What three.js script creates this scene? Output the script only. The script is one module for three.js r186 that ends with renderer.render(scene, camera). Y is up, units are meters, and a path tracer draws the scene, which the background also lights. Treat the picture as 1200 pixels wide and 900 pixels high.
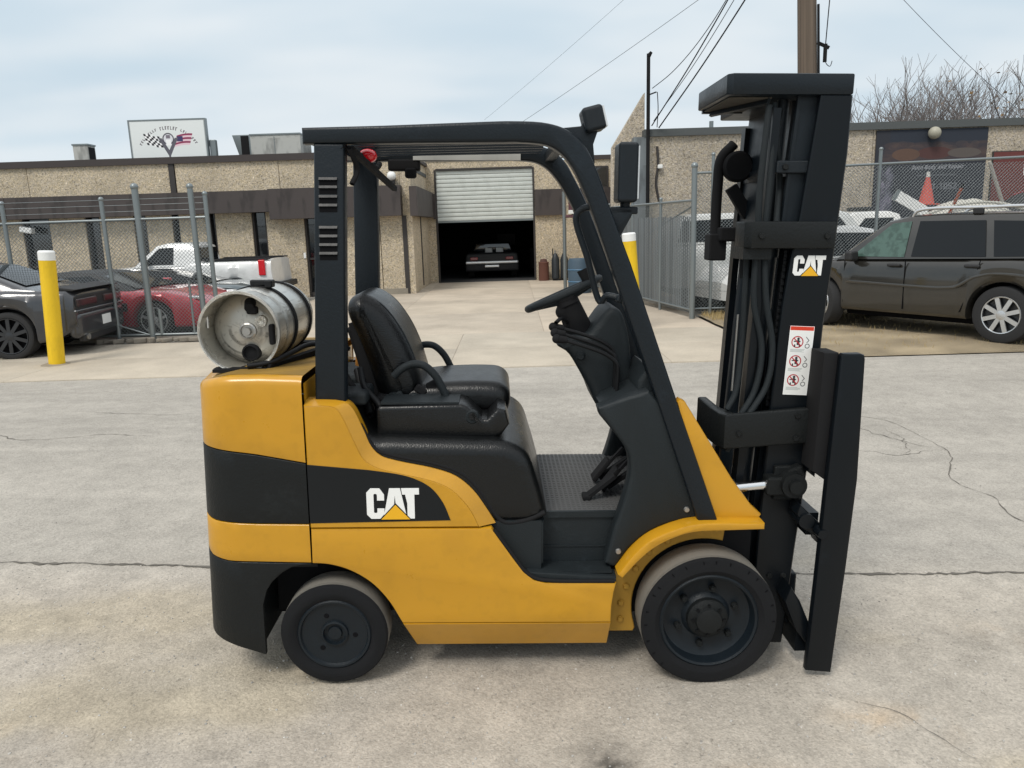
import * as THREE from 'three';
import { mergeGeometries, toCreasedNormals } from 'three/addons/utils/BufferGeometryUtils.js';
import { RoundedBoxGeometry } from 'three/addons/geometries/RoundedBoxGeometry.js';

// ---------------------------------------------------------------- camera, sky, sun, exposure
const scene = new THREE.Scene();
const LEAN = 0.03;                                   // the street falls gently to the right
const camera = new THREE.PerspectiveCamera(53.65, 4 / 3, 0.1, 900);
const EYE = new THREE.Vector3(Math.sin(LEAN) * 1.735, Math.cos(LEAN) * 1.735, 0);
camera.position.copy(EYE);
camera.up.set(Math.sin(LEAN), Math.cos(LEAN), 0);
const PITCH = Math.atan(185 / 890);
camera.lookAt(EYE.clone().add(new THREE.Vector3(0, -Math.sin(PITCH), -Math.cos(PITCH)).applyAxisAngle(new THREE.Vector3(0, 0, 1), -LEAN)));
scene.add(camera);

function mulberry(a) { return () => { a |= 0; a = a + 0x6D2B79F5 | 0; let t = Math.imul(a ^ a >>> 15, 1 | a); t = t + Math.imul(t ^ t >>> 7, 61 | t) ^ t; return ((t ^ t >>> 14) >>> 0) / 4294967296; }; }
function hash2(x, y, s) { let h = Math.imul(x, 374761393) + Math.imul(y, 668265263) + Math.imul(s, 974711); h = Math.imul(h ^ h >>> 13, 1274126177); return ((h ^ h >>> 16) >>> 0) / 4294967296; }
function vnoise(x, y, per, s) {                      // value noise, repeating every per cells
  const xi = Math.floor(x), yi = Math.floor(y), fx = x - xi, fy = y - yi;
  const w = (i) => per ? ((i % per) + per) % per : i;
  const u = fx * fx * (3 - 2 * fx), v = fy * fy * (3 - 2 * fy);
  const a = hash2(w(xi), w(yi), s), b = hash2(w(xi + 1), w(yi), s), c = hash2(w(xi), w(yi + 1), s), d = hash2(w(xi + 1), w(yi + 1), s);
  return a + (b - a) * u + (c - a) * v + (a - b - c + d) * u * v;
}
function fbm(x, y, per, s, oct = 4) { let t = 0, a = 0.5, n = 0; for (let i = 0; i < oct; i++) { t += a * vnoise(x, y, per, s + i * 17); n += a; x *= 2; y *= 2; if (per) per *= 2; a *= 0.5; } return t / n; }
const sstep = (a, b, x) => { const t = Math.min(1, Math.max(0, (x - a) / (b - a))); return t * t * (3 - 2 * t); };
const mix = (a, b, t) => a + (b - a) * t;

{ // pale overcast sky with long soft streaks of cloud
  const W = 1024, Hh = 512, d = new Float32Array(W * Hh * 4);
  for (let j = 0; j < Hh; j++) {
    const el = ((j + 0.5) / Hh - 0.5) * Math.PI;
    for (let i = 0; i < W; i++) {
      const az = ((i + 0.5) / W) * Math.PI * 2, e = Math.max(el, 0.012);
      const k = 1 / (Math.tan(e) + 0.16), px = Math.cos(az) * k, py = Math.sin(az) * k;
      const n1 = fbm(px * 0.55 + 40, py * 1.25 + 9, 0, 3, 5), n2 = fbm(px * 1.5 + 7, py * 3.4 + 3, 0, 91, 5);
      const cl = sstep(0.38, 0.68, n1 * 0.65 + n2 * 0.35);
      const h = sstep(0, 0.16, el), up = sstep(0.1, 0.9, el);
      const base = [mix(0.66, 0.45, h), mix(0.76, 0.575, h), mix(0.81, 0.67, h)], white = [0.70, 0.745, 0.775];
      const o = (j * W + i) * 4;
      for (let c = 0; c < 3; c++) {
        let v = mix(base[c], white[c], cl * 0.62 * sstep(0, 0.1, el) + 0.22);
        v = mix(v, [0.98, 1.0, 1.03][c], up * 0.75);
        if (el < 0) v = [0.40, 0.39, 0.36][c];
        d[o + c] = v;
      }
      d[o + 3] = 1;
    }
  }
  const t = new THREE.DataTexture(d, W, Hh, THREE.RGBAFormat, THREE.FloatType);
  t.mapping = THREE.EquirectangularReflectionMapping; t.magFilter = THREE.LinearFilter; t.minFilter = THREE.LinearFilter; t.wrapS = THREE.RepeatWrapping; t.needsUpdate = true;
  scene.background = t; scene.environment = t;
}
const sun = new THREE.DirectionalLight(new THREE.Color(1.0, 0.955, 0.88), 1.75);
sun.position.set(-9, 24, 9); sun.target.position.set(0, 0, -6);
sun.castShadow = true; sun.shadow.radius = 34; sun.shadow.mapSize.set(2048, 2048);
Object.assign(sun.shadow.camera, { left: -25, right: 25, top: 25, bottom: -25, near: 1, far: 80 });
scene.add(sun, sun.target);
const EXPOSURE = 1.16;

// ---------------------------------------------------------------- helpers
function dataTex(w, h, fn, srgb = true, rx = 1, ry = 1) {
  const a = new Uint8Array(w * h * 4);
  for (let j = 0; j < h; j++) for (let i = 0; i < w; i++) { const c = fn(i / w, j / h), o = (j * w + i) * 4; a[o] = c[0]; a[o + 1] = c[1]; a[o + 2] = c[2]; a[o + 3] = 255; }
  const t = new THREE.DataTexture(a, w, h, THREE.RGBAFormat); t.wrapS = t.wrapT = THREE.RepeatWrapping; t.magFilter = THREE.LinearFilter; t.minFilter = THREE.LinearMipmapLinearFilter; t.generateMipmaps = true;
  if (srgb) t.colorSpace = THREE.SRGBColorSpace; t.repeat.set(rx, ry); t.needsUpdate = true; return t;
}
const enc = (v) => { v = Math.min(1, Math.max(0, v)); return 255 * (v <= 0.0031308 ? 12.92 * v : 1.055 * Math.pow(v, 1 / 2.4) - 0.055); };
function canvasTex(w, h, draw) { const c = document.createElement('canvas'); c.width = w; c.height = h; draw(c.getContext('2d'), w, h); const t = new THREE.CanvasTexture(c); t.colorSpace = THREE.SRGBColorSpace; t.magFilter = THREE.LinearFilter; t.anisotropy = 8; return t; }
const lin = (r, g, b) => new THREE.Color().setRGB(r, g, b);
function mat(r, g, b, rough = 0.6, metal = 0, extra = {}) { const C = extra.clearcoat !== undefined || extra.transmission !== undefined || extra.sheen !== undefined || extra.specularIntensity !== undefined ? THREE.MeshPhysicalMaterial : THREE.MeshStandardMaterial; return new C({ color: lin(r, g, b), roughness: rough, metalness: metal, ...extra }); }

const V = (x, y, z) => new THREE.Vector3(x, y, z);
function clean(g) { const q = g.index ? g.toNonIndexed() : g; for (const k of Object.keys(q.attributes)) if (!['position', 'normal', 'uv'].includes(k)) q.deleteAttribute(k); if (!q.attributes.normal) q.computeVertexNormals(); if (!q.attributes.uv) { const p = q.attributes.position, u = new Float32Array(p.count * 2); for (let i = 0; i < p.count; i++) { u[2 * i] = p.getX(i); u[2 * i + 1] = p.getY(i); } q.setAttribute('uv', new THREE.BufferAttribute(u, 2)); } q.morphAttributes = {}; q.clearGroups(); return q; }
function merge(list) { return list.length === 1 ? clean(list[0]) : mergeGeometries(list.map(clean)); }
function boxUV(g) {                                   // uv in metres from the dominant axis of each face
  const q = clean(g), p = q.attributes.position, n = q.attributes.normal, u = q.attributes.uv;
  for (let i = 0; i < p.count; i++) { const ax = Math.abs(n.getX(i)), ay = Math.abs(n.getY(i)), az = Math.abs(n.getZ(i)); if (ay > ax && ay > az) u.setXY(i, p.getX(i), p.getZ(i)); else if (ax > az) u.setXY(i, p.getZ(i), p.getY(i)); else u.setXY(i, p.getX(i), p.getY(i)); }
  return q;
}
function box(w, h, d, x = 0, y = 0, z = 0, rx = 0, ry = 0, rz = 0) { const g = new THREE.BoxGeometry(w, h, d); g.applyMatrix4(new THREE.Matrix4().makeRotationFromEuler(new THREE.Euler(rx, ry, rz)).setPosition(x, y, z)); return boxUV(g); }
function span(x0, x1, y0, y1, z0, z1) { return box(Math.abs(x1 - x0), Math.abs(y1 - y0), Math.abs(z1 - z0), (x0 + x1) / 2, (y0 + y1) / 2, (z0 + z1) / 2); }
function rbox(w, h, d, r, x = 0, y = 0, z = 0, rx = 0, ry = 0, rz = 0, seg = 3) { const g = new RoundedBoxGeometry(w, h, d, seg, Math.min(r, w / 2.01, h / 2.01, d / 2.01)); g.applyMatrix4(new THREE.Matrix4().makeRotationFromEuler(new THREE.Euler(rx, ry, rz)).setPosition(x, y, z)); return clean(g); }
function rod(a, b, r, r2 = r, seg = 12) { const A = V(...a), B = V(...b), L = A.distanceTo(B), g = new THREE.CylinderGeometry(r2, r, L, seg, 1); g.translate(0, L / 2, 0); g.applyQuaternion(new THREE.Quaternion().setFromUnitVectors(V(0, 1, 0), B.clone().sub(A).normalize())); g.translate(...a); return clean(g); }
function bar(a, b, w, h) {                            // square bar from a to b
  const A = V(...a), B = V(...b), L = A.distanceTo(B), g = new THREE.BoxGeometry(w, L, h); g.translate(0, L / 2, 0); g.applyQuaternion(new THREE.Quaternion().setFromUnitVectors(V(0, 1, 0), B.clone().sub(A).normalize())); g.translate(...a); return clean(g);
}
function tube(pts, r, seg = 40, rad = 8, closed = false) { return clean(new THREE.TubeGeometry(new THREE.CatmullRomCurve3(pts.map((p) => V(...p)), closed, 'centripetal'), seg, r, rad, closed)); }
function smooth(pts, n = 40, closed = false) { return new THREE.CatmullRomCurve3(pts.map((p) => V(p[0], p[1], 0)), closed, 'centripetal').getPoints(n).map((p) => [p.x, p.y]); }
function shapeOf(pts, holes = []) { const s = new THREE.Shape(pts.map((p) => new THREE.Vector2(p[0], p[1]))); for (const h of holes) s.holes.push(new THREE.Path(h.map((p) => new THREE.Vector2(p[0], p[1])))); return s; }
function ext(pts, z0, z1, bev = 0.006, seg = 2, crease = 0.7, holes = []) {   // an x-y outline given thickness from z0 to z1
  const b = Math.min(bev, (z1 - z0) / 2.02);
  const g = new THREE.ExtrudeGeometry(shapeOf(pts, holes), { depth: z1 - z0 - 2 * b, bevelEnabled: b > 0, bevelThickness: b, bevelSize: b, bevelOffset: -b, bevelSegments: seg, curveSegments: 8 });
  g.translate(0, 0, z0 + b);
  return clean(toCreasedNormals(clean(g), crease));
}
function extY(pts, y0, y1, bev = 0.006, seg = 2) { const g = ext(pts.map(([x, z]) => [x, -z]), y0, y1, bev, seg); g.rotateX(-Math.PI / 2); return g; }   // an x-z plan given height
function extX(pts, x0, x1, bev = 0.006, seg = 2) { const g = ext(pts.map(([z, y]) => [-z, y]), x0, x1, bev, seg); g.rotateY(Math.PI / 2); return g; }   // a z-y outline given length along x
function latheZ(prof, seg = 48) {                     // profile [radius, z] turned about the z axis
  const g = new THREE.LatheGeometry(prof.map(([r, z]) => new THREE.Vector2(r, z)), seg); g.rotateX(Math.PI / 2); return clean(toCreasedNormals(clean(g), 0.6));
}
function at(g, x, y, z) { g.translate(x, y, z); return g; }
function flipZ(g) { const q = g.clone(); q.scale(1, 1, -1); const p = q.attributes; for (const k of Object.keys(p)) { const a = p[k], n = a.itemSize; for (let i = 0; i < a.count; i += 3) for (let c = 0; c < n; c++) { const t = a.array[(i + 1) * n + c]; a.array[(i + 1) * n + c] = a.array[(i + 2) * n + c]; a.array[(i + 2) * n + c] = t; } } return q; }
function grid(rows) {                                  // a skin over rows of points, welded normals
  const nr = rows.length, nc = rows[0].length, pos = [], uv = [], idx = [];
  for (let j = 0; j < nr; j++) for (let i = 0; i < nc; i++) { pos.push(...rows[j][i]); uv.push(rows[j][i][0] + rows[j][i][2], rows[j][i][1]); }
  for (let j = 0; j < nr - 1; j++) for (let i = 0; i < nc - 1; i++) { const a = j * nc + i, b = a + 1, c = a + nc, d = c + 1; idx.push(a, b, d, a, d, c); }
  const g = new THREE.BufferGeometry(); g.setAttribute('position', new THREE.Float32BufferAttribute(pos, 3)); g.setAttribute('uv', new THREE.Float32BufferAttribute(uv, 2)); g.setIndex(idx);
  return toCreasedNormals(clean(g), 0.65);
}
function interp(tab, x) { if (x <= tab[0][0]) return tab[0][1]; for (let i = 1; i < tab.length; i++) if (x <= tab[i][0]) { const [a, b] = tab[i - 1], [c, d] = tab[i]; return b + (d - b) * (x - a) / (c - a || 1); } return tab[tab.length - 1][1]; }

const used = {};
function numbered(n) { used[n] = (used[n] || 0) + 1; return used[n] === 1 ? n : `${n}_${String(used[n] - 1).padStart(3, '0')}`; }
function tag(o, label, category, group, kind) { if (label) o.userData.label = label; if (category) o.userData.category = category; if (group) o.userData.group = group; if (kind) o.userData.kind = kind; return o; }
function thing(name, label, category, pos = [0, 0, 0], ry = 0, group) { const o = new THREE.Group(); o.name = numbered(name); o.position.set(...pos); o.rotation.y = ry; scene.add(o); return tag(o, label, category, group); }
function part(name, geo, m, parent, label) { const o = new THREE.Mesh(Array.isArray(geo) ? merge(geo) : geo, m); o.name = parent === scene ? numbered(name) : name; o.castShadow = o.receiveShadow = true; parent.add(o); if (label) o.userData.label = label; return o; }
function struct(name, geo, m, label) { const o = part(name, geo, m, scene, label); o.userData.kind = 'structure'; return o; }
// ---------------------------------------------------------------- materials
const grimeTex = dataTex(512, 512, (u, v) => { const n = fbm(u * 6, v * 6, 6, 5, 5), m = fbm(u * 24, v * 24, 24, 50, 3); const k = 255 * (1 - 0.035 * sstep(0.45, 0.75, n) - 0.02 * sstep(0.55, 0.8, m)); return [k, k * 0.995, k * 0.985]; }, true, 1.3, 1.3);
const dustTex = dataTex(512, 512, (u, v) => { const n = fbm(u * 5, v * 5, 5, 15, 5), m = fbm(u * 40, v * 40, 40, 70, 3); const k = 1 + 0.6 * sstep(0.5, 0.85, n) * sstep(0.3, 0.7, m); const e = enc(0.42 * k); return [e, e, e * 0.98]; }, true, 1.6, 1.6);
const roughTex = dataTex(512, 512, (u, v) => { const n = fbm(u * 7, v * 7, 7, 25, 5), m = fbm(u * 60, v * 60, 60, 80, 2); const k = 140 + 90 * n + 30 * (m - 0.5); return [k, k, k]; }, false, 1.7, 1.7);
const fineBump = dataTex(256, 256, (u, v) => { const k = 255 * fbm(u * 64, v * 64, 64, 33, 3); return [k, k, k]; }, false, 3, 3);
const grainBump = dataTex(256, 256, (u, v) => { const k = 255 * vnoise(u * 90, v * 90, 90, 43); return [k, k, k]; }, false, 5, 5);
const M = {
  yellow: mat(0.55, 0.275, 0.012, 0.45, 0, { clearcoat: 0.22, clearcoatRoughness: 0.16, map: grimeTex, roughnessMap: roughTex }),
  yellowDirty: mat(0.95, 0.52, 0.06, 0.7, 0, { map: dustTex }),
  black: mat(0.018, 0.0275, 0.039, 0.5, 0, { map: dustTex, roughnessMap: roughTex, bumpMap: fineBump, bumpScale: 0.0006, specularIntensity: 0.6 }),
  mast: mat(0.009, 0.0135, 0.0195, 0.48, 0, { map: dustTex, roughnessMap: roughTex, specularIntensity: 0.5 }),
  cast: mat(0.024, 0.0275, 0.030, 0.6, 0, { map: dustTex, roughnessMap: roughTex, bumpMap: fineBump, bumpScale: 0.0012, specularIntensity: 0.45 }),
  swoosh: mat(0.011, 0.0125, 0.014, 0.5, 0, { roughnessMap: roughTex, specularIntensity: 0.4 }),
  plastic: mat(0.032, 0.042, 0.050, 0.55, 0, { map: dustTex, bumpMap: grainBump, bumpScale: 0.0005, specularIntensity: 0.55 }),
  hood: mat(0.012, 0.0135, 0.015, 0.42, 0, { map: dustTex, roughnessMap: roughTex, bumpMap: grainBump, bumpScale: 0.0006, specularIntensity: 0.75 }),
  vinyl: mat(0.0095, 0.0105, 0.012, 0.42, 0, { map: dustTex, roughnessMap: roughTex, bumpMap: grainBump, bumpScale: 0.0006, specularIntensity: 0.8 }),
  rubber: mat(0.013, 0.0135, 0.015, 0.85, 0, { bumpMap: grainBump, bumpScale: 0.001, specularIntensity: 0.4 }),
  tread: mat(0.44, 0.41, 0.37, 0.95, 0, { map: dustTex, bumpMap: fineBump, bumpScale: 0.002 }),
  rim: mat(0.008, 0.0095, 0.0125, 0.55, 0, { map: dustTex, specularIntensity: 0.4 }),
  dark: mat(0.012, 0.012, 0.013, 0.85, 0, { specularIntensity: 0.4 }),
  hole: mat(0.006, 0.006, 0.007, 0.9, 0, { specularIntensity: 0.2 }),
  hose: mat(0.009, 0.0095, 0.0105, 0.5, 0, { specularIntensity: 0.45 }),
  chrome: mat(0.75, 0.75, 0.75, 0.18, 1),
  steel: mat(0.42, 0.41, 0.39, 0.5, 0.85, { roughnessMap: roughTex }),
  white: mat(0.78, 0.78, 0.76, 0.5),
  logoWhite: mat(0.84, 0.84, 0.82, 0.45),
  logoYellow: mat(0.80, 0.42, 0.01, 0.45),
  red: mat(0.86, 0.008, 0.02, 0.22, 0, { clearcoat: 1, clearcoatRoughness: 0.05 }),
  amber: mat(0.5, 0.22, 0.05, 0.5),
};
// dented aluminium of the gas cylinder
M.alu = mat(0.72, 0.71, 0.68, 0.42, 0.9, { map: dataTex(512, 512, (u, v) => { const n = fbm(u * 5, v * 9, 0, 61, 5), s = fbm(u * 60, v * 10, 0, 62, 3); const k = 0.92 - 0.50 * sstep(0.48, 0.75, n) - 0.25 * sstep(0.6, 0.8, s); return [enc(k), enc(k * 0.985), enc(k * 0.95)]; }), roughnessMap: roughTex, bumpMap: fineBump, bumpScale: 0.0012 });
M.aluDull = mat(0.52, 0.50, 0.46, 0.6, 0.65, { map: M.alu.map, roughnessMap: roughTex });
// checker plate rubber mat
M.mat = mat(0.085, 0.085, 0.085, 0.7);
// pebble-dash panels
const pebbleMap = dataTex(1024, 1024, (u, v) => {
  const a = vnoise(u * 130, v * 130, 130, 7), b = vnoise(u * 64, v * 64, 64, 9), c = fbm(u * 6, v * 6, 6, 11, 4), sp = vnoise(u * 100, v * 100, 100, 31);
  let k = 0.44 * (0.62 + 0.74 * (a * 0.6 + b * 0.4)) * (0.86 + 0.3 * c);
  const warm = vnoise(u * 90, v * 90, 90, 77);
  if (sp > 0.82) k *= 0.58; if (sp < 0.10) k *= 1.45;
  return [enc(k * (1.06 + 0.12 * warm)), enc(k * (0.92 + 0.05 * warm)), enc(k * (0.735 - 0.08 * warm))];
}, true, 0.40, 0.40);
const pebbleBump = dataTex(512, 512, (u, v) => { const k = 255 * (0.6 * vnoise(u * 65, v * 65, 65, 7) + 0.4 * vnoise(u * 130, v * 130, 130, 8)); return [k, k, k]; }, false, 0.8, 0.8);
M.pebble = mat(1, 1, 1, 0.95, 0, { map: pebbleMap, bumpMap: pebbleBump, bumpScale: 0.012 });
M.pebbleGrey = mat(0.86, 0.88, 0.95, 0.95, 0, { map: pebbleMap, bumpMap: pebbleBump, bumpScale: 0.016 });
const wallStain = dataTex(256, 256, (u, v) => { const n = fbm(u * 5, v * 2, 0, 5, 5); const k = enc(0.9 - 0.35 * sstep(0.5, 0.8, n)); return [k, k, k]; });
M.fascia = mat(0.062, 0.050, 0.047, 0.65, 0, { map: wallStain });
M.coping = mat(0.045, 0.036, 0.034, 0.7);
M.copingGrey = mat(0.075, 0.082, 0.082, 0.7);
M.frame = mat(0.035, 0.030, 0.028, 0.6);
M.pane = mat(0.012, 0.014, 0.016, 0.08, 0, { clearcoat: 1, clearcoatRoughness: 0.03 });
M.doorWhite = mat(0.58, 0.62, 0.60, 0.55, 0, { map: grimeTex });
M.roofWhite = mat(0.50, 0.50, 0.47, 0.7, 0, { map: wallStain });
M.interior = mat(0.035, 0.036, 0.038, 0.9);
M.galv = mat(0.22, 0.245, 0.25, 0.5, 0.55, { roughnessMap: roughTex });
M.slat = mat(0.20, 0.225, 0.24, 0.6, 0, { map: wallStain });
M.wood = mat(1, 1, 1, 0.9, 0, { map: dataTex(256, 512, (u, v) => { const n = fbm(u * 40, v * 3, 0, 5, 4), m = fbm(u * 9, v * 5, 0, 8, 3); const k = 0.055 + 0.08 * n * m * 2; return [enc(k * 1.25), enc(k * 0.95), enc(k * 0.72)]; }) });
M.bollard = mat(0.80, 0.52, 0.008, 0.5, 0, { map: grimeTex });
M.bark = mat(0.21, 0.185, 0.175, 0.95);
M.leaf = mat(0.30, 0.17, 0.05, 0.9);
M.grass = mat(0.40, 0.30, 0.14, 0.95);
M.tyre = mat(0.020, 0.020, 0.021, 0.85);
M.alloy = mat(0.62, 0.63, 0.64, 0.32, 0.75);
M.darkAlloy = mat(0.05, 0.052, 0.056, 0.35, 0.6);
M.glassTint = mat(0.008, 0.010, 0.012, 0.07, 0, { specularIntensity: 0.55, transmission: 0 });
M.glassLitGreen = mat(0.075, 0.13, 0.11, 0.08, 0, { specularIntensity: 0.8, transmission: 0, map: dataTex(256, 256, (u, v) => { const n = fbm(u * 9, v * 9, 0, 5, 4); const k = enc(0.65 + 0.5 * sstep(0.25, 0.8, n)); return [k, k, k]; }, true, 1.5, 1.5) });  // lighter mottled green paints in the light seen through this opaque glass
M.trim = mat(0.016, 0.016, 0.017, 0.6);
M.tail = mat(0.22, 0.006, 0.012, 0.2, 0, { clearcoat: 1 });
M.clearLamp = mat(0.7, 0.7, 0.7, 0.15, 0.3, { clearcoat: 1 });
function paint(r, g, b, rough = 0.35, metal = 0.2) { return mat(r, g, b, rough, metal, { clearcoat: 1, clearcoatRoughness: 0.06, map: grimeTex }); }
// ---------------------------------------------------------------- the forklift
const forklift = thing('forklift', 'yellow and black forklift with upright black mast standing on the street', 'forklift', [0, 0, 0]);
{
  const p0 = V(0.0275, 0, -3.1585).applyAxisAngle(V(0, 0, 1), -LEAN);
  forklift.position.copy(p0); forklift.rotation.order = 'ZYX'; forklift.rotation.set(0, 0.02, -LEAN);
  const F = forklift;

  // --- counterweight: four bands round the back
  const plan = [];
  const cornerX = -1.035, cornerZ = 0.365, cr = 0.135;
  for (const x of [-0.788, -0.80, -0.83, -0.865, -0.90, -0.938, -0.962, -0.9785, -0.9805, -1.0]) plan.push([x, 0.5]);
  for (let i = 0; i <= 10; i++) { const a = Math.PI / 2 * i / 10; plan.push([cornerX - cr * Math.sin(a), cornerZ + cr * Math.cos(a)]); }
  for (let i = 1; i <= 6; i++) { const t = i / 6; plan.push([cornerX - cr - 0.045 * Math.sin(t * Math.PI / 2), cornerZ * (1 - t)]); }
  const full = plan.concat(plan.slice(0, -1).reverse().map(([x, z]) => [x, -z]));
  const nrm = full.map((p, i) => { const a = full[Math.max(0, i - 1)], b = full[Math.min(full.length - 1, i + 1)]; const dx = b[0] - a[0], dz = b[1] - a[1], l = Math.hypot(dx, dz); return [dz < 0 || dx < 0 ? dz / l : dz / l, -dx / l]; });
  const bulge = (y) => 0.018 + 0.030 * Math.max(0, 1.14 - y);          // the back leans out a little towards the ground
  const row = (yf, inset) => full.map(([x, z], i) => { const y = yf(x); const k = sstep(-1.0, -1.15, x); return [x - bulge(y) * k - nrm[i][0] * inset * (nrm[i][0] * -1 > 0 ? -1 : -1) * -1, y, z - nrm[i][1] * inset]; });
  // normals point outwards: fix their sign once
  for (let i = 0; i < full.length; i++) { const [x, z] = full[i]; const out = (x + 0.8) * nrm[i][0] + z * nrm[i][1]; if (out < 0) { nrm[i][0] *= -1; nrm[i][1] *= -1; } }
  const rowN = (yf, inset) => full.map(([x, z], i) => { const y = yf(x), k = sstep(-1.0, -1.15, x); return [x - bulge(y) * k - nrm[i][0] * inset, y, z - nrm[i][1] * inset]; });
  function band(bottom, top, rTop, rBot) {
    const rows = [];
    rows.push(rowN((x) => bottom(x) + 0.001, 0.02));
    for (const a of [1, 0.5, 0]) rows.push(rowN((x) => bottom(x) + rBot * (1 - Math.cos((1 - a) * Math.PI / 2)), rBot * (1 - Math.sin((1 - a) * Math.PI / 2))));
    for (const t of [0.25, 0.5, 0.75]) rows.push(rowN((x) => mix(bottom(x) + rBot, top(x) - rTop, t), 0));
    for (let k = 0; k <= 4; k++) { const a = k / 4 * Math.PI / 2; rows.push(rowN((x) => top(x) - rTop + rTop * Math.sin(a), rTop * (1 - Math.cos(a)))); }
    rows.push(rowN((x) => top(x) - 0.0005, rTop + 0.02));
    return grid(rows);
  }
  const B1 = (x) => interp([[-1.16, 0.953], [-0.961, 0.925], [-0.778, 0.890]], x);
  const B2 = (x) => interp([[-1.17, 0.680], [-1.12, 0.668], [-0.979, 0.660], [-0.79, 0.657]], x);
  const B3 = (x) => interp([[-1.17, 0.548], [-1.13, 0.522], [-1.08, 0.512], [-0.799, 0.503]], x);
  const T0 = (x) => interp([[-1.17, 1.188], [-1.1, 1.203], [-1.053, 1.212], [-0.94, 1.214], [-0.76, 1.208]], x);
  const LOW = (x) => interp([[-1.154, 0.198], [-0.985, 0.126], [-0.9795, 0.126], [-0.9785, 0.33], [-0.962, 0.39], [-0.938, 0.427], [-0.90, 0.463], [-0.865, 0.484], [-0.83, 0.493], [-0.799, 0.496]], x);
  const topBand = band(B1, T0, 0.032, 0.004);
  const deck = (() => { const r = rowN(T0, 0.045), half = (r.length - 1) / 2, rows = [[], []]; for (let i = 0; i <= half; i++) { rows[0].push([r[i][0], r[i][1] + 0.0004, r[i][2]]); rows[1].push([r[r.length - 1 - i][0], r[r.length - 1 - i][1] + 0.0004, r[r.length - 1 - i][2]]); } return grid(rows); })();
  part('counterweight_deck', deck, mat(0.62, 0.36, 0.06, 0.7, 0, { map: dustTex }), F); const cw = part('counterweight', [topBand, span(-0.79, -0.786, 0.9, 1.18, -0.46, 0.46)], M.yellow, F);
  part('counterweight_band', band(B2, (x) => B1(x) - 0.003, 0.004, 0.004), M.cast, F, 'charcoal upper band of the counterweight');
  part('counterweight_band', band(B3, (x) => B2(x) - 0.003, 0.004, 0.004), M.yellow, F, 'narrow yellow band of the counterweight');
  part('counterweight_skirt', [band(LOW, (x) => B3(x) - 0.003, 0.004, 0.004), span(-1.14, -0.986, 0.17, 0.5, -0.47, 0.47), span(-1.17, -0.79, 0.44, 0.9, -0.40, 0.40), span(-1.1, -0.79, 0.49, 0.64, -0.485, 0.485)], M.cast, F);

  // --- chassis, dark inside
  part('chassis', [span(-0.98, -0.40, 0.20, 0.50, -0.30, 0.30), span(-0.42, 0.33, 0.17, 0.42, -0.45, 0.45), span(-0.77, -0.12, 0.50, 0.62, -0.46, 0.46), span(0.3, 0.92, 0.20, 0.60, -0.33, 0.33), span(-0.60, 0.04, 0.42, 0.62, -0.44, 0.44)], M.dark, F);

  // --- lower side panel with its folded skirt, both sides
  const arch = smooth([[-0.785, 0.500], [-0.72, 0.494], [-0.646, 0.470], [-0.569, 0.420], [-0.508, 0.349], [-0.455, 0.252]], 22);
  const panel = [[-0.783, 0.636], [-0.114, 0.634], [-0.095, 0.606], [-0.031, 0.510], [0.007, 0.457], [0.046, 0.424], [0.09, 0.412], [0.358, 0.409], [0.350, 0.37], [0.343, 0.31], [0.342, 0.247]].concat(arch.slice().reverse());
  const skirt = [[-0.4535, 0.2495], [0.342, 0.2445], [0.342, 0.108], [-0.412, 0.113]];
  for (const s of [1, -1]) {
    const g = ext(panel, 0.46, 0.5, 0.007); part('side_panel', s > 0 ? g : flipZ(g), M.yellow, F);
    const k = ext(skirt, 0.462, 0.499, 0.004), p = k.attributes.position; for (let i = 0; i < p.count; i++) p.setZ(i, p.getZ(i) - Math.max(0, 0.248 - p.getY(i)) * 0.62); k.computeVertexNormals();
    part('panel_skirt', s > 0 ? k : flipZ(k), M.yellow, F);
  }
  // --- upper rear panel: flat face, wide bevelled shoulder
  const fo = smooth([[-0.783, 1.119], [-0.652, 1.112], [-0.622, 1.094], [-0.580, 1.004], [-0.556, 0.945], [-0.522, 0.907], [-0.461, 0.886], [-0.322, 0.855], [-0.244, 0.825], [-0.182, 0.771], [-0.135, 0.703], [-0.098, 0.641]], 44);
  const fi = smooth([[-0.783, 1.105], [-0.672, 1.099], [-0.650, 1.070], [-0.604, 0.962], [-0.576, 0.905], [-0.530, 0.873], [-0.460, 0.853], [-0.328, 0.820], [-0.262, 0.788], [-0.216, 0.742], [-0.184, 0.695], [-0.160, 0.641]], 44);
  const face = fi.concat([[-0.783, 0.641]]);
  const sw = smooth([[-0.783, 0.886], [-0.65, 0.873], [-0.537, 0.861], [-0.414, 0.837], [-0.338, 0.797], [-0.292, 0.737], [-0.265, 0.668]], 30).concat([[-0.783, 0.660]]);
  for (const s of [1, -1]) {
    const list = [ext(face, 0.44, 0.5, 0.003, 1), grid([fi.map(([x, y]) => [x, y, 0.4995]), fo.map(([x, y]) => [x, y, 0.462]), fo.map(([x, y]) => [x - 0.002, y - 0.002, 0.40])])];
    const g = merge(list); const r = part('rear_panel', s > 0 ? g : flipZ(g), M.yellow, F);
    const b = ext(sw, 0.4992, 0.5022, 0.0006, 1); part('swoosh_decal', s > 0 ? b : flipZ(b), M.swoosh, r);
  }
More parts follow.
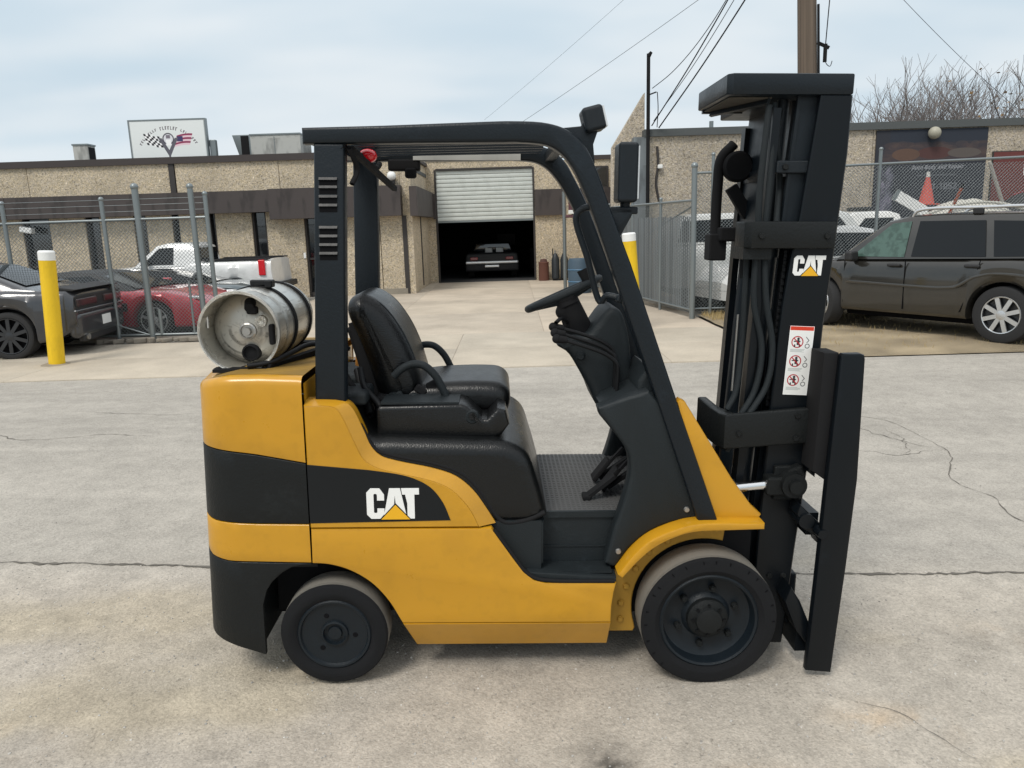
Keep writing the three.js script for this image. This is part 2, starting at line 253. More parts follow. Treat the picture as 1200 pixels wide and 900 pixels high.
  // --- the maker's lettering: C, A, T and the yellow triangle
  function lettering(parent, x, y, w, h, z, slope = 0) {
    const C = [[0.335, 0.60], [0.335, 0.80], [0.25, 1], [0.08, 1], [0, 0.86], [0, 0.14], [0.08, 0], [0.25, 0], [0.335, 0.16], [0.335, 0.34], [0.20, 0.34], [0.20, 0.22], [0.185, 0.19], [0.15, 0.19], [0.135, 0.22], [0.135, 0.79], [0.15, 0.82], [0.185, 0.82], [0.20, 0.79], [0.20, 0.60]];
    const A = [[0.45, 1], [0.60, 1], [0.735, 0], [0.32, 0]];
    const A1 = [[0.435, 1], [0.64, 1], [0.765, 0], [0.625, 0], [0.60, 0.30], [0.555, 0.44], [0.537, 0.76], [0.519, 0.44], [0.47, 0.30], [0.445, 0], [0.31, 0]];
    const T = [[0.66, 1], [1.0, 1], [1.0, 0.79], [0.91, 0.79], [0.91, 0], [0.772, 0], [0.772, 0.5], [0.735, 0.79], [0.68, 0.79]];
    const tri = [[0.27, -0.02], [0.82, -0.02], [0.545, 0.46]], triO = [[0.24, -0.035], [0.85, -0.035], [0.545, 0.52]];
    const f = (q) => q.map(([a, b]) => [x + a * w + slope * b * h, y + b * h]);
    const g = new THREE.Group(); g.name = 'lettering'; parent.add(g);
    for (const q of [C, A1, T]) part('letter', ext(f(q), z, z + 0.0018, 0.0003, 1), M.logoWhite, g);
    part('triangle_outline', ext(f(triO), z + 0.0004, z + 0.0026, 0.0003, 1), M.swoosh, g);
    part('triangle', ext(f(tri), z + 0.001, z + 0.0034, 0.0003, 1), M.logoYellow, g);
  }
  lettering(F, -0.572, 0.677, 0.193, 0.118, 0.5026);

  // --- bonnet under the seat
  const hoodPlan = smooth([[-0.64, 1.10], [-0.56, 0.972], [-0.48, 0.965], [-0.165, 0.955], [-0.05, 0.945], [0.02, 0.90], [0.062, 0.79], [0.098, 0.66]], 40).concat([[0.03, 0.625], [-0.5, 0.625], [-0.64, 0.8]]);
  part('bonnet', [ext(hoodPlan, -0.455, 0.455, 0.055, 5, 0.9)], M.hood, F);
  part('bonnet_base', [span(-0.13, 0.075, 0.42, 0.645, -0.455, 0.455)], M.plastic, F);
  const seam = smooth([[-0.60, 1.02], [-0.548, 0.925], [-0.50, 0.905], [-0.452, 0.893], [-0.31, 0.862], [-0.225, 0.826], [-0.165, 0.765], [-0.10, 0.66], [-0.07, 0.634], [0.01, 0.64], [0.085, 0.672]], 50);
  part('bonnet_seal', [tube(seam.map(([x, y]) => [x + 0.004, y + 0.004, 0.448]), 0.010, 70, 6), tube(seam.map(([x, y]) => [x + 0.004, y + 0.004, -0.448]), 0.010, 70, 6)], M.dark, F);
  // side console box with its latch
  const boxO = [[-0.546, 0.948], [-0.546, 1.06], [-0.535, 1.071], [-0.226, 1.078], [-0.205, 1.07], [-0.150, 1.02], [-0.13, 1.02], [-0.09, 1.062], [-0.06, 1.055], [-0.045, 1.0], [-0.075, 0.958], [-0.10, 0.945]];
  const sc = part('side_console', [ext(boxO, 0.20, 0.375, 0.014, 3)], M.vinyl, F);
  part('console_lid', [span(-0.53, -0.235, 1.076, 1.084, 0.215, 0.36), at(latheZ([[0, 0.38], [0.022, 0.38], [0.026, 0.376], [0.026, 0.36]], 20), -0.185, 1.03, 0)], M.plastic, sc);
  part('latch', [rod([-0.185, 1.035, 0.37], [-0.185, 1.035, 0.386], 0.013), bar([-0.185, 1.045, 0.382], [-0.155, 1.005, 0.382], 0.012, 0.008)], M.vinyl, sc);

  // --- seat
  const seat = new THREE.Group(); seat.name = 'seat'; F.add(seat);
  const backO = smooth([[-0.680, 1.40], [-0.672, 1.448], [-0.635, 1.474], [-0.585, 1.466], [-0.520, 1.412], [-0.458, 1.316], [-0.412, 1.20], [-0.392, 1.10], [-0.42, 1.03], [-0.50, 1.025], [-0.565, 1.07], [-0.60, 1.18], [-0.645, 1.31]], 48, true);
  part('backrest', [ext(backO, -0.235, 0.205, 0.075, 6, 1.0)], M.vinyl, seat);
  for (const z of [0.150, -0.18]) part('piping', tube([[-0.612, 1.470, z], [-0.545, 1.432, z], [-0.478, 1.345, z], [-0.428, 1.235, z], [-0.398, 1.12, z]], 0.0035, 30, 6), M.plastic, seat);
  part('cushion', [ext(smooth([[-0.50, 1.09], [-0.40, 1.115], [-0.16, 1.128], [-0.075, 1.118], [-0.042, 1.085], [-0.042, 1.02], [-0.07, 0.99], [-0.24, 0.985], [-0.50, 0.985]], 44, true), -0.25, 0.205, 0.055, 5, 1.0)], M.vinyl, seat);
  part('seat_frame', [span(-0.52, -0.12, 0.965, 0.995, -0.19, 0.17), bar([-0.66, 1.36, 0.10], [-0.555, 0.99, 0.12], 0.04, 0.05), bar([-0.66, 1.36, -0.13], [-0.555, 0.99, -0.15], 0.04, 0.05), rbox(0.07, 0.10, 0.16, 0.02, -0.54, 1.03, 0.16), rbox(0.045, 0.22, 0.10, 0.015, -0.655, 1.23, 0.02, 0, 0, 0.27)], M.dark, seat);
  part('seat_adjuster', [rbox(0.05, 0.10, 0.022, 0.008, -0.47, 1.045, 0.215, 0, 0, 0.5), rod([-0.50, 1.06, 0.20], [-0.50, 1.06, 0.235], 0.032), rbox(0.09, 0.06, 0.05, 0.015, -0.40, 1.05, 0.215, 0, 0, -0.35)], M.plastic, seat);
  part('buckle', [rbox(0.045, 0.06, 0.03, 0.008, -0.345, 1.10, 0.175, 0, 0, 0.5), rbox(0.05, 0.03, 0.03, 0.008, -0.395, 1.095, 0.19, 0, 0, -0.6)], M.dark, seat);
  for (const z of [0.235, -0.265]) part('armrest', tube([[-0.495, 1.160, z], [-0.465, 1.188, z], [-0.425, 1.207, z], [-0.378, 1.203, z], [-0.335, 1.165, z], [-0.305, 1.11, z], [-0.283, 1.055, z]], 0.0155, 40, 12), M.plastic, seat);
  part('seat_belt', [tube([[-0.70, 1.20, 0.22], [-0.66, 1.13, 0.24], [-0.60, 1.08, 0.235], [-0.52, 1.05, 0.225]], 0.012, 20, 6)], M.dark, seat);
  part('engine_cover', [rbox(0.16, 0.10, 0.34, 0.02, -0.70, 1.09, -0.05), rbox(0.10, 0.05, 0.2, 0.015, -0.63, 1.10, 0.28)], M.plastic, F);
  part('filter', [rod([-0.655, 1.16, -0.02], [-0.655, 1.24, -0.02], 0.035, 0.03, 18)], M.amber, F);
  part('air_hose', [tube([[-0.62, 1.20, 0.26], [-0.60, 1.13, 0.29], [-0.55, 1.07, 0.30], [-0.50, 1.01, 0.34]], 0.012, 24, 8), tube([[-0.66, 1.16, 0.1], [-0.62, 1.08, 0.2], [-0.58, 1.02, 0.3]], 0.016, 24, 8)], M.hose, F);

  // --- floor, step, risers
  part('floor_plate', [span(0.08, 0.62, 0.615, 0.640, -0.40, 0.37)], M.plastic, F);
  const fm = []; for (let i = 0; i < 22; i++) for (let j = 0; j < 34; j++) fm.push(at(new THREE.BoxGeometry(0.011, 0.003, 0.013), 0.095 + i * 0.0195, 0.6460, -0.385 + j * 0.0217));
  const mt = part('floor_mat', [span(0.085, 0.53, 0.640, 0.645, -0.395, 0.365)], M.mat, F); part('mat_stud', fm, M.mat, mt); mt.children[0].userData.kind = 'stuff';
  part('floor_edge', [span(0.075, 0.40, 0.628, 0.652, 0.368, 0.382)], M.plastic, F);
  part('step_riser', [span(0.06, 0.36, 0.44, 0.63, 0.355, 0.372), span(0.075, 0.35, 0.505, 0.512, 0.371, 0.377)], M.plastic, F);
  part('step_side', [ext([[-0.088, 0.628], [0.085, 0.640], [0.085, 0.47], [0.055, 0.452], [0.0, 0.52]], 0.36, 0.452, 0.01)], M.plastic, F);
  part('step', [ext([[0.02, 0.452], [0.36, 0.430], [0.36, 0.405], [0.05, 0.415]], 0.36, 0.488, 0.006), span(0.08, 0.345, 0.437, 0.444, 0.375, 0.47)], M.plastic, F);
  part('step_edge', tube([[-0.105, 0.628, 0.492], [-0.03, 0.518, 0.492], [0.012, 0.458, 0.492], [0.055, 0.428, 0.492], [0.12, 0.418, 0.492], [0.352, 0.414, 0.492]], 0.008, 40, 6), M.dark, F);

  // --- cowl sides and dash
  const cowlO = smooth([[0.285, 1.062], [0.281, 1.078], [0.30, 1.086], [0.38, 1.115], [0.468, 1.141]], 10).concat([[0.60, 1.0], [0.738, 0.66], [0.736, 0.641]], smooth([[0.700, 0.642], [0.608, 0.635], [0.495, 0.592], [0.416, 0.524], [0.366, 0.448]], 16), [[0.345, 0.447], [0.322, 0.462]], smooth([[0.352, 0.60], [0.392, 0.735], [0.408, 0.83], [0.400, 0.895], [0.372, 0.946], [0.325, 1.005], [0.288, 1.05]], 18));
  for (const s of [1, -1]) { const g = ext(cowlO, 0.36, 0.440, 0.014, 3); if (s < 0) g.translate(0.06, 0, 0); part('cowl_side', s > 0 ? g : flipZ(g), M.plastic, F); }
  part('cowl_bolt', at(latheZ([[0, 0.447], [0.009, 0.447], [0.012, 0.442], [0.012, 0.436]], 14), 0.628, 0.68, 0), M.steel, F); part('cowl_bolt', [at(latheZ([[0, 0.447], [0.009, 0.447], [0.012, 0.442], [0.012, 0.436]], 14), 0.372, 0.512, 0)], M.steel, F);
  part('dash', [ext([[0.40, 1.04], [0.48, 1.10], [0.57, 1.03], [0.74, 0.66], [0.68, 0.64], [0.60, 0.66], [0.57, 0.85], [0.52, 0.98]], -0.40, 0.40, 0.02, 3)], M.plastic, F);
  // steering console
  const conO = smooth([[0.150, 1.268], [0.20, 1.298], [0.27, 1.31], [0.30, 1.345], [0.345, 1.405], [0.372, 1.418], [0.402, 1.405], [0.432, 1.335], [0.447, 1.26], [0.455, 1.19], [0.47, 1.13], [0.45, 1.03], [0.36, 0.990], [0.320, 1.010], [0.285, 1.085], [0.24, 1.165], [0.195, 1.235]], 60, true);
  part('steering_console', [ext(conO, -0.13, 0.15, 0.03, 4, 0.9)], M.plastic, F);
  part('console_trim', [ext([[0.44, 1.07], [0.44, 1.16], [0.475, 1.215], [0.50, 1.20], [0.545, 1.12], [0.56, 1.075], [0.50, 1.05]], 0.06, 0.36, 0.02, 3), ext([[0.31, 1.055], [0.33, 1.078], [0.45, 1.135], [0.56, 1.10], [0.55, 1.05], [0.42, 1.06]], -0.1, 0.40, 0.008, 2)], M.plastic, F);
  part('ignition_lock', at(latheZ([[0, 0.172], [0.012, 0.172], [0.017, 0.165], [0.02, 0.15]], 18), 0.245, 1.225, 0), M.plastic, F);
  part('column', [rod([0.19, 1.455, 0.02], [0.26, 1.29, 0.02], 0.045, 0.06, 20), rbox(0.11, 0.08, 0.09, 0.03, 0.21, 1.385, 0.02, 0, 0, -0.42)], M.dark, F);
  const sw2 = new THREE.Group(); sw2.name = 'steering_wheel'; F.add(sw2); sw2.position.set(0.184, 1.462, 0.02); sw2.rotation.order = 'ZXY'; sw2.rotation.set(-0.09, 0, 0.415);
  const torus = new THREE.TorusGeometry(0.158, 0.0155, 12, 56); torus.rotateX(Math.PI / 2);
  part('wheel_rim', clean(torus), M.plastic, sw2);
  part('hub', [rod([0, -0.05, 0], [0, -0.012, 0], 0.05, 0.035, 22), rod([0, -0.012, 0], [0, 0.0, 0], 0.035, 0.03, 22)], M.dark, sw2);
  for (const a of [0.5, 2.6, 4.7]) part('spoke', bar([0, -0.03, 0], [0.152 * Math.cos(a), -0.002, 0.152 * Math.sin(a)], 0.026, 0.012), M.plastic, sw2);
  part('knob', rod([0.10, 0.012, 0.11], [0.10, 0.06, 0.11], 0.017, 0.022, 16), M.dark, sw2);
  // levers
  for (const [i, z] of [[0, 0.175], [1, 0.215], [2, 0.255]]) {
    const dy = -0.018 * i, dx = 0.004 * i;
    const l = part('lever', [tube([[0.16 + dx, 1.340 + dy, z], [0.24, 1.318 + dy, z], [0.33, 1.284 + dy, z], [0.372, 1.252 + dy, z], [0.380, 1.20, z], [0.380, 1.08, z - 0.01]], 0.0075, 36, 8)], M.hose, F);
    part('lever_knob', [rod([0.125 + dx, 1.345 + dy, z], [0.172 + dx, 1.340 + dy, z], 0.0165, 0.013, 14), at(new THREE.SphereGeometry(0.018, 14, 10), 0.132 + dx, 1.345 + dy, z)], M.dark, l);
  }
  part('signal_stalk', tube([[0.20, 1.35, 0.06], [0.17, 1.372, 0.12], [0.14, 1.362, 0.19]], 0.008, 16, 8), M.dark, F);
  // pedals
  for (const [z, x] of [[0.02, 0.36], [0.14, 0.38]]) part('pedal', [bar([x + 0.09, 0.80, z], [x, 0.70, z], 0.012, 0.02), rbox(0.02, 0.11, 0.075, 0.006, x - 0.004, 0.705, z, 0, 0, -0.65), bar([x - 0.01, 0.665, z], [x + 0.12, 0.76, z], 0.016, 0.03)], M.dark, F);
  part('pedal', [bar([0.275, 0.655, 0.22], [0.385, 0.745, 0.22], 0.014, 0.05), rbox(0.035, 0.02, 0.06, 0.006, 0.272, 0.655, 0.22)], M.dark, F, 'long flat accelerator pedal');

  // --- yellow front gusset, mudguard lip and wheel arch
  for (const s of [1, -1]) {
    const S = (g) => s > 0 ? g : flipZ(g);
    part('gusset', S(ext([[0.572, 1.10], [0.580, 1.113], [0.600, 1.104], [0.790, 0.807], [0.869, 0.702], [0.912, 0.662], [0.900, 0.64], [0.70, 0.64]], 0.40, 0.452, 0.008)), M.yellow, F);
    const up = smooth([[0.906, 0.650], [0.728, 0.652], [0.660, 0.65], [0.600, 0.638], [0.488, 0.590], [0.426, 0.536], [0.362, 0.448]], 36), dn = smooth([[0.906, 0.626], [0.746, 0.622], [0.670, 0.620], [0.601, 0.607], [0.506, 0.563], [0.443, 0.509], [0.379, 0.434]], 36);
    part('mudguard', S(ext(up.concat(dn.slice().reverse()), 0.34, 0.512, 0.006, 2)), M.yellow, F);
    const wo = smooth([[0.345, 0.15], [0.345, 0.30], [0.375, 0.43], [0.443, 0.512], [0.506, 0.566], [0.601, 0.610], [0.70, 0.622], [0.80, 0.622]], 30), wi = [...Array(22)].map((_, i) => { const a = 1.30 + i / 21 * 2.14; return [0.7146 + 0.276 * Math.cos(a), 0.265 + 0.276 * Math.sin(a)]; }).concat([[0.455, 0.165], [0.448, 0.15]]);
    const wp = part('wheel_arch', S(ext(wo.concat(wi), 0.37, 0.395, 0.004, 1)), M.yellowDirty, F);
    for (const [x, y] of [[0.395, 0.205], [0.395, 0.275], [0.415, 0.345], [0.45, 0.42], [0.50, 0.488], [0.57, 0.535]]) { const b = at(latheZ([[0, 0.405], [0.010, 0.405], [0.014, 0.400], [0.014, 0.394]], 6), x, y, 0); part('bolt', S(b), M.yellowDirty, wp); }
  }

  // --- wheels
  function wheel(name, x, y, r, z, w, rimR, front) {
    for (const s of [1, -1]) {
      const g = new THREE.Group(); g.name = name; F.add(g); g.position.set(x, y, z * s); if (s < 0) g.rotation.y = Math.PI;
      part('tyre', latheZ([[rimR, -0.012], [rimR + 0.012, -0.004], [r * 0.80, 0.001], [r - 0.028, 0], [r - 0.008, -0.006], [r - 0.001, -0.016]], 72), M.rubber, g);
      const tr = latheZ([[r - 0.001, -0.016], [r, -0.03], [r, -w + 0.03], [r - 0.006, -w + 0.008], [r - 0.03, -w]], 72);
      part('tread', tr, M.tread, g, 'dusty grey tread of the wheel');
      if (front) {
        const ch = []; for (let i = 0; i < 17; i++) { const a = i / 26 * 6.283 + hash2(i, 3, 1) * 0.12, l = 0.012 + 0.02 * hash2(i, 5, 2); ch.push(box(l, 0.004, 0.006, (r - l / 2 - 0.012) * Math.cos(a), (r - l / 2 - 0.012) * Math.sin(a), -0.004, 0, 0, a + 0.12)); }
        part('tyre_chip', ch, M.hole, g).userData.kind = 'stuff';
        part('rim', latheZ([[rimR + 0.002, -0.014], [rimR - 0.006, -0.008], [rimR - 0.014, -0.012], [rimR - 0.022, -0.052], [rimR - 0.05, -0.066], [0.095, -0.066], [0.09, -0.06], [0.078, -0.050]], 56), M.black, g);
        const hub = part('hub', latheZ([[0.080, -0.064], [0.078, -0.03], [0.066, -0.020], [0.052, -0.018], [0.048, -0.006], [0.030, -0.002], [0, -0.002]], 36), M.cast, g);
        for (let i = 0; i < 8; i++) { const a = i / 8 * 6.283; const b = latheZ([[0, -0.014], [0.0065, -0.014], [0.0065, -0.022]], 6); part('bolt', at(b, 0.060 * Math.cos(a), 0.060 * Math.sin(a), 0), M.rim, hub); }
        for (let i = 0; i < 6; i++) { const a = i / 6 * 6.283 + 0.35; const b = latheZ([[0, -0.040], [0.010, -0.040], [0.013, -0.044], [0.014, -0.068]], 6); part('lug_nut', at(b, 0.116 * Math.cos(a), 0.116 * Math.sin(a), 0), M.cast, g); }
      } else {
        part('rim', latheZ([[rimR + 0.002, -0.013], [rimR - 0.004, -0.006], [rimR - 0.011, -0.007], [rimR - 0.016, -0.016], [0.09, -0.020], [0.052, -0.022], [0.050, -0.014], [0.044, -0.012], [0.042, -0.026], [0.028, -0.026], [0.025, -0.018], [0, -0.018]], 56), M.black, g);
        for (const a of [1.95, -0.10, -2.25]) part('bolt_hole', at(latheZ([[0, -0.0185], [0.009, -0.0185], [0.0105, -0.021]], 14), 0.078 * Math.cos(a), 0.078 * Math.sin(a), 0), M.hole, g);
      }
    }
  }
  wheel('front_wheel', 0.7146, 0.258, 0.262, 0.530, 0.165, 0.190, true);
  wheel('rear_wheel', -0.7146, 0.211, 0.205, 0.515, 0.15, 0.140, false);
  part('axle', [rod([0.7146, 0.265, -0.4], [0.7146, 0.265, 0.4], 0.07), rod([-0.7146, 0.235, -0.42], [-0.7146, 0.235, 0.42], 0.05)], M.dark, F);

  // --- overhead guard
  const lo = [[-0.762, 2.014], [-0.762, 2.068]].concat([[-0.478, 2.076]], smooth([[-0.12, 2.090], [-0.036, 2.092], [0.083, 2.086], [0.157, 2.063], [0.218, 2.012], [0.259, 1.935], [0.319, 1.780]], 26), [[0.390, 1.603], [0.558, 1.140], [0.740, 0.646]]);
  const li = [[0.666, 0.642], [0.464, 1.198], [0.305, 1.630]].concat(smooth([[0.237, 1.812], [0.180, 1.930], [0.134, 1.985], [0.083, 2.012], [-0.02, 2.022]], 20), [[-0.478, 2.017]]);
  const splay = (g, k = 0.055) => { const p = g.attributes.position; for (let i = 0; i < p.count; i++) p.setZ(i, p.getZ(i) + Math.max(0, 2.0 - p.getY(i)) * k); return g; };
  const guard = new THREE.Group(); guard.name = 'overhead_guard'; F.add(guard);
  for (const s of [1, -1]) {
    const S = (g) => s > 0 ? g : flipZ(g);
    part('guard_rail', S(splay(ext(s > 0 ? lo.concat(li) : lo.concat(li).map(([x, y]) => [x + 0.016 * sstep(2.0, 1.8, y), y]), 0.335, 0.405, 0.012, 3), s > 0 ? 0.055 : -0.10)), M.black, guard);
    const rp = [[-0.724, 2.016], [-0.618, 2.016], [-0.644, 1.09], [-0.755, 1.09]];
    const post = part('rear_post', S(splay(ext(rp, 0.335, 0.400, 0.010, 3))), M.black, guard);
    if (s > 0) for (const y of [1.886, 1.858, 1.826, 1.796, 1.720, 1.690, 1.660, 1.630]) {
      const xm = -0.674 - (2.0 - y) * 0.030, zo = (2.0 - y) * 0.055 - 0.080;
      part('louvre', [box(0.064, 0.010, 0.006, xm, y + 0.010, 0.4825 + zo, -0.5)], M.mast, guard); part('louvre_slot', [box(0.062, 0.018, 0.003, xm, y - 0.004, 0.4805 + zo)], M.hole, guard);
    }
  }
  for (const z of [-0.26, -0.15, -0.05, 0.05, 0.15, 0.26]) part('roof_bar', bar([-0.70, 2.045, z], [0.10, 2.062, z], 0.036, 0.024), M.black, guard);
  part('roof_crossbar', [span(-0.75, -0.70, 2.018, 2.058, -0.35, 0.35)], M.black, guard, 'rear cross bar of the roof');
  part('roof_crossbar', [bar([0.145, 2.035, -0.35], [0.145, 2.035, 0.35], 0.04, 0.04)], M.black, guard, 'front cross bar of the roof');
  part('warning_plate', [span(-0.457, 0.017, 2.020, 2.060, -0.334, -0.326)], M.roofWhite, guard, 'pale narrow plate on the far roof rail');
  part('roof_wiring', [rbox(0.14, 0.05, 0.06, 0.01, -0.50, 2.0, -0.36), tube([[-0.63, 2.01, 0.40], [-0.60, 1.99, 0.28], [-0.61, 2.0, 0.1], [-0.59, 1.97, -0.1], [-0.60, 2.0, -0.3]], 0.012, 30, 6), tube([[-0.60, 2.0, 0.40], [-0.585, 1.93, 0.35], [-0.60, 1.88, 0.38]], 0.01, 20, 6), bar([-0.60, 2.0, 0.38], [-0.55, 1.90, -0.4], 0.02, 0.02), rbox(0.05, 0.045, 0.045, 0.012, -0.47, 1.965, -0.34)], M.dark, guard);
  part('grab_bar', [tube([[0.27, 1.805, 0.34], [0.225, 1.797, 0.31], [0.203, 1.770, 0.30], [0.247, 1.62, 0.30], [0.300, 1.455, 0.30], [0.320, 1.480, 0.32], [0.375, 1.47, 0.35]], 0.0125, 50, 10), rbox(0.05, 0.03, 0.04, 0.008, 0.275, 1.81, 0.35, 0, 0, -0.3), rbox(0.05, 0.03, 0.04, 0.008, 0.375, 1.47, 0.36, 0, 0, -0.3)], M.black, guard);
  { const l = new THREE.Group(); l.name = 'stop_lamp'; F.add(l); const s = new THREE.SphereGeometry(1, 24, 16); s.scale(0.036, 0.027, 0.028); part('lens', at(clean(s), -0.586, 2.000, 0.10), M.red, l); part('lamp_bracket', [span(-0.61, -0.56, 1.985, 2.06, 0.06, 0.085)], M.black, l); }
  // work lamps on the front of the guard
  { const l = new THREE.Group(); l.name = 'work_lamp'; F.add(l);
    part('lamp_housing', [rbox(0.070, 0.205, 0.115, 0.012, 0.372, 1.920, 0.36)], M.black, l); part('lamp_bracket', [rbox(0.10, 0.026, 0.05, 0.006, 0.365, 1.790, 0.36), ext([[0.30, 1.80], [0.395, 1.795], [0.395, 1.775], [0.355, 1.70], [0.335, 1.72]], 0.365, 0.385, 0.003), rod([0.372, 1.78, 0.36], [0.372, 1.83, 0.36], 0.018)], M.black, l); part('lens', span(0.406, 0.412, 1.83, 2.01, 0.315, 0.405), M.clearLamp, l); }
  { const l = new THREE.Group(); l.name = 'work_lamp'; F.add(l);
    part('lamp_housing', [rbox(0.075, 0.085, 0.11, 0.014, 0.252, 2.105, 0.33, 0, 0, 0.25)], M.black, l); part('lamp_bracket', [ext([[0.08, 2.070], [0.21, 2.082], [0.222, 2.11], [0.275, 2.08], [0.255, 2.02], [0.262, 1.955], [0.235, 1.93], [0.20, 2.0]], 0.33, 0.345, 0.003)], M.black, l); part('lens', at(box(0.006, 0.07, 0.09, 0, 0, 0, 0, 0, 0.25), 0.291, 2.114, 0.33), M.clearLamp, l); }

  // --- mast
  const mast = new THREE.Group(); mast.name = 'mast'; F.add(mast);
  const mf = [[1.173, 2.19], [1.172, 1.992], [1.154, 1.657], [1.136, 1.371], [1.122, 0.832], [1.096, 0.474], [1.072, 0.060], [0.938, 0.063], [0.943, 0.477], [0.954, 0.869], [0.963, 1.175], [0.977, 1.437], [0.996, 1.626], [1.017, 1.766], [1.040, 1.992], [1.060, 2.19]];
  const mfFlange = [[1.174, 2.20], [1.130, 1.371], [1.090, 0.474], [1.072, 0.08]];
  for (const s of [1, -1]) {
    const S = (g) => s > 0 ? g : at(flipZ(g), 0.085, 0, 0);
    part('outer_upright', [S(ext(mf, 0.318, 0.345, 0.005, 1)), S(bar([1.055, 0.10, 0.29], [1.158, 2.20, 0.29], 0.03, 0.06))], M.mast, mast);
    part('inner_upright', [S(bar([0.935, 0.12, 0.275], [1.025, 2.19, 0.275], 0.042, 0.035)), S(bar([0.99, 0.12, 0.255], [1.085, 2.19, 0.255], 0.10, 0.018)), S(bar([1.045, 0.12, 0.275], [1.135, 2.19, 0.275], 0.03, 0.03))], M.mast, mast);
    part('lift_cylinder', [S(rod([0.875, 0.18, 0.225], [0.945, 1.66, 0.225], 0.040, 0.040, 20)), S(rod([0.945, 1.66, 0.225], [0.970, 2.20, 0.225], 0.022, 0.022, 16)), S(rod([0.943, 1.62, 0.225], [0.948, 1.70, 0.225], 0.047, 0.047, 20))], M.black, mast);
    part('lift_chain', [S(bar([0.985, 0.9, 0.12], [1.035, 2.1, 0.12], 0.012, 0.03))], M.steel.clone ? M.rim : M.rim, mast);
    part('upright_rear', [S(bar([0.845, 0.20, 0.29], [0.918, 2.15, 0.29], 0.028, 0.05))], M.mast, mast);
  }
  part('free_lift_cylinder', [rod([1.03, 0.3, 0], [1.10, 1.9, 0], 0.055, 0.055, 24), rod([1.10, 1.9, 0], [1.11, 2.1, 0], 0.03, 0.03, 16)], M.black, mast);
  part('mast_plate', [bar([1.012, 1.72, 0.300], [1.052, 2.19, 0.300], 0.105, 0.012), bar([0.965, 1.72, 0.305], [0.995, 2.19, 0.305], 0.012, 0.02), bar([0.985, 1.68, -0.05], [1.02, 2.19, -0.05], 0.012, 0.50)], M.black, mast, 'flat plate across the upper mast');  // lighter black than the uprights: light falling on the plate is painted in
  part('crosshead', [bar([0.99, 1.94, 0.0], [1.165, 1.945, 0.0], 0.045, 0.60)], M.black, mast);
  part('crosshead', [rbox(0.17, 0.045, 0.03, 0.006, 1.01, 1.945, 0.312)], M.black, mast);  // crosshead takes the same lighter black, painted to look lit
  part('lit_cover_underside', extY([[0.90, 0.30], [0.76, 0.30], [0.745, 0.29], [0.745, -0.04], [0.90, -0.04]], 2.183, 2.1895, 0.002, 1), mat(0.16, 0.14, 0.115, 0.85, 0, { map: dustTex }), mast); part('mast_cover', [extY([[1.172, 0.345], [0.745, 0.345], [0.727, 0.325], [0.727, -0.06], [0.90, -0.06], [0.90, -0.345], [1.172, -0.345]], 2.190, 2.262, 0.006), bar([0.77, 2.178, -0.02], [0.89, 2.178, 0.30], 0.012, 0.03), span(0.74, 0.90, 2.178, 2.19, -0.055, -0.035)], M.black, mast);  // underside plate: worn tan, with light bounced off the ground painted in
  const ub = [[1.140, 0.345], [1.140, 0.372], [0.835, 0.372], [0.815, 0.345], [0.815, 0.24], [0.90, 0.22], [0.90, -0.345], [1.140, -0.345], [1.140, -0.36], [0.87, -0.36], [0.87, 0.12], [0.86, 0.15]].slice(0, 6).concat([[1.0, 0.22], [1.0, 0.345]]);
  part('upper_bracket', [extY(ub, 1.655, 1.752, 0.006), span(0.815, 0.92, 1.615, 1.66, 0.20, 0.345)], M.cast, mast);
  const lb = [[1.092, 0.346], [1.092, 0.378], [0.775, 0.378], [0.760, 0.35], [0.752, 0.25], [0.752, 0.06], [0.79, 0.06], [0.79, 0.24], [0.82, 0.346]];
  { const g = extY(lb, 0.895, 1.035, 0.010, 3), p = g.attributes.position; for (let i = 0; i < p.count; i++) { const t = sstep(0.80, 1.09, p.getX(i)); p.setY(i, p.getY(i) + t * 0.024); } g.computeVertexNormals(); part('lower_bracket', toCreasedNormals(g, 0.6), M.cast, mast); }
  const hoses = [[[0.872, 1.63, 0.25], [0.878, 1.45, 0.25], [0.915, 1.28, 0.26], [0.895, 1.12, 0.27], [0.835, 1.01, 0.28], [0.785, 0.90, 0.26]], [[0.905, 1.63, 0.25], [0.920, 1.46, 0.26], [0.952, 1.28, 0.27], [0.935, 1.14, 0.28], [0.86, 1.01, 0.29], [0.80, 0.88, 0.27]], [[0.85, 1.63, 0.22], [0.852, 1.45, 0.22], [0.850, 1.25, 0.22], [0.83, 1.1, 0.24], [0.80, 1.04, 0.25]], [[0.89, 2.16, 0.24], [0.878, 2.0, 0.25], [0.872, 1.85, 0.25], [0.875, 1.72, 0.25]], [[0.915, 2.17, 0.22], [0.91, 2.0, 0.24], [0.905, 1.85, 0.25], [0.90, 1.72, 0.25]], [[0.95, 2.15, 0.18], [0.93, 2.05, 0.22], [0.96, 1.9, 0.2], [0.945, 1.75, 0.24]]];
  for (const h of hoses) part('hydraulic_hose', tube(h.map(([x, y, z]) => [x, y, z + 0.065]), 0.0125, 44, 8), M.plastic, mast);
  // chain links, hose fittings, bracket bolts, guide rollers
  { const lk = []; for (let i = 0; i < 46; i++) { const t = i / 45; lk.push(at(rbox(0.014, 0.016, i % 2 ? 0.018 : 0.026, 0.003, 0, 0, 0, 0, 0, 0, 1), mix(0.955, 0.985, t), mix(1.06, 1.64, t), 0.305)); } part('chain_links', lk, M.rim, mast).userData.kind = 'stuff'; }
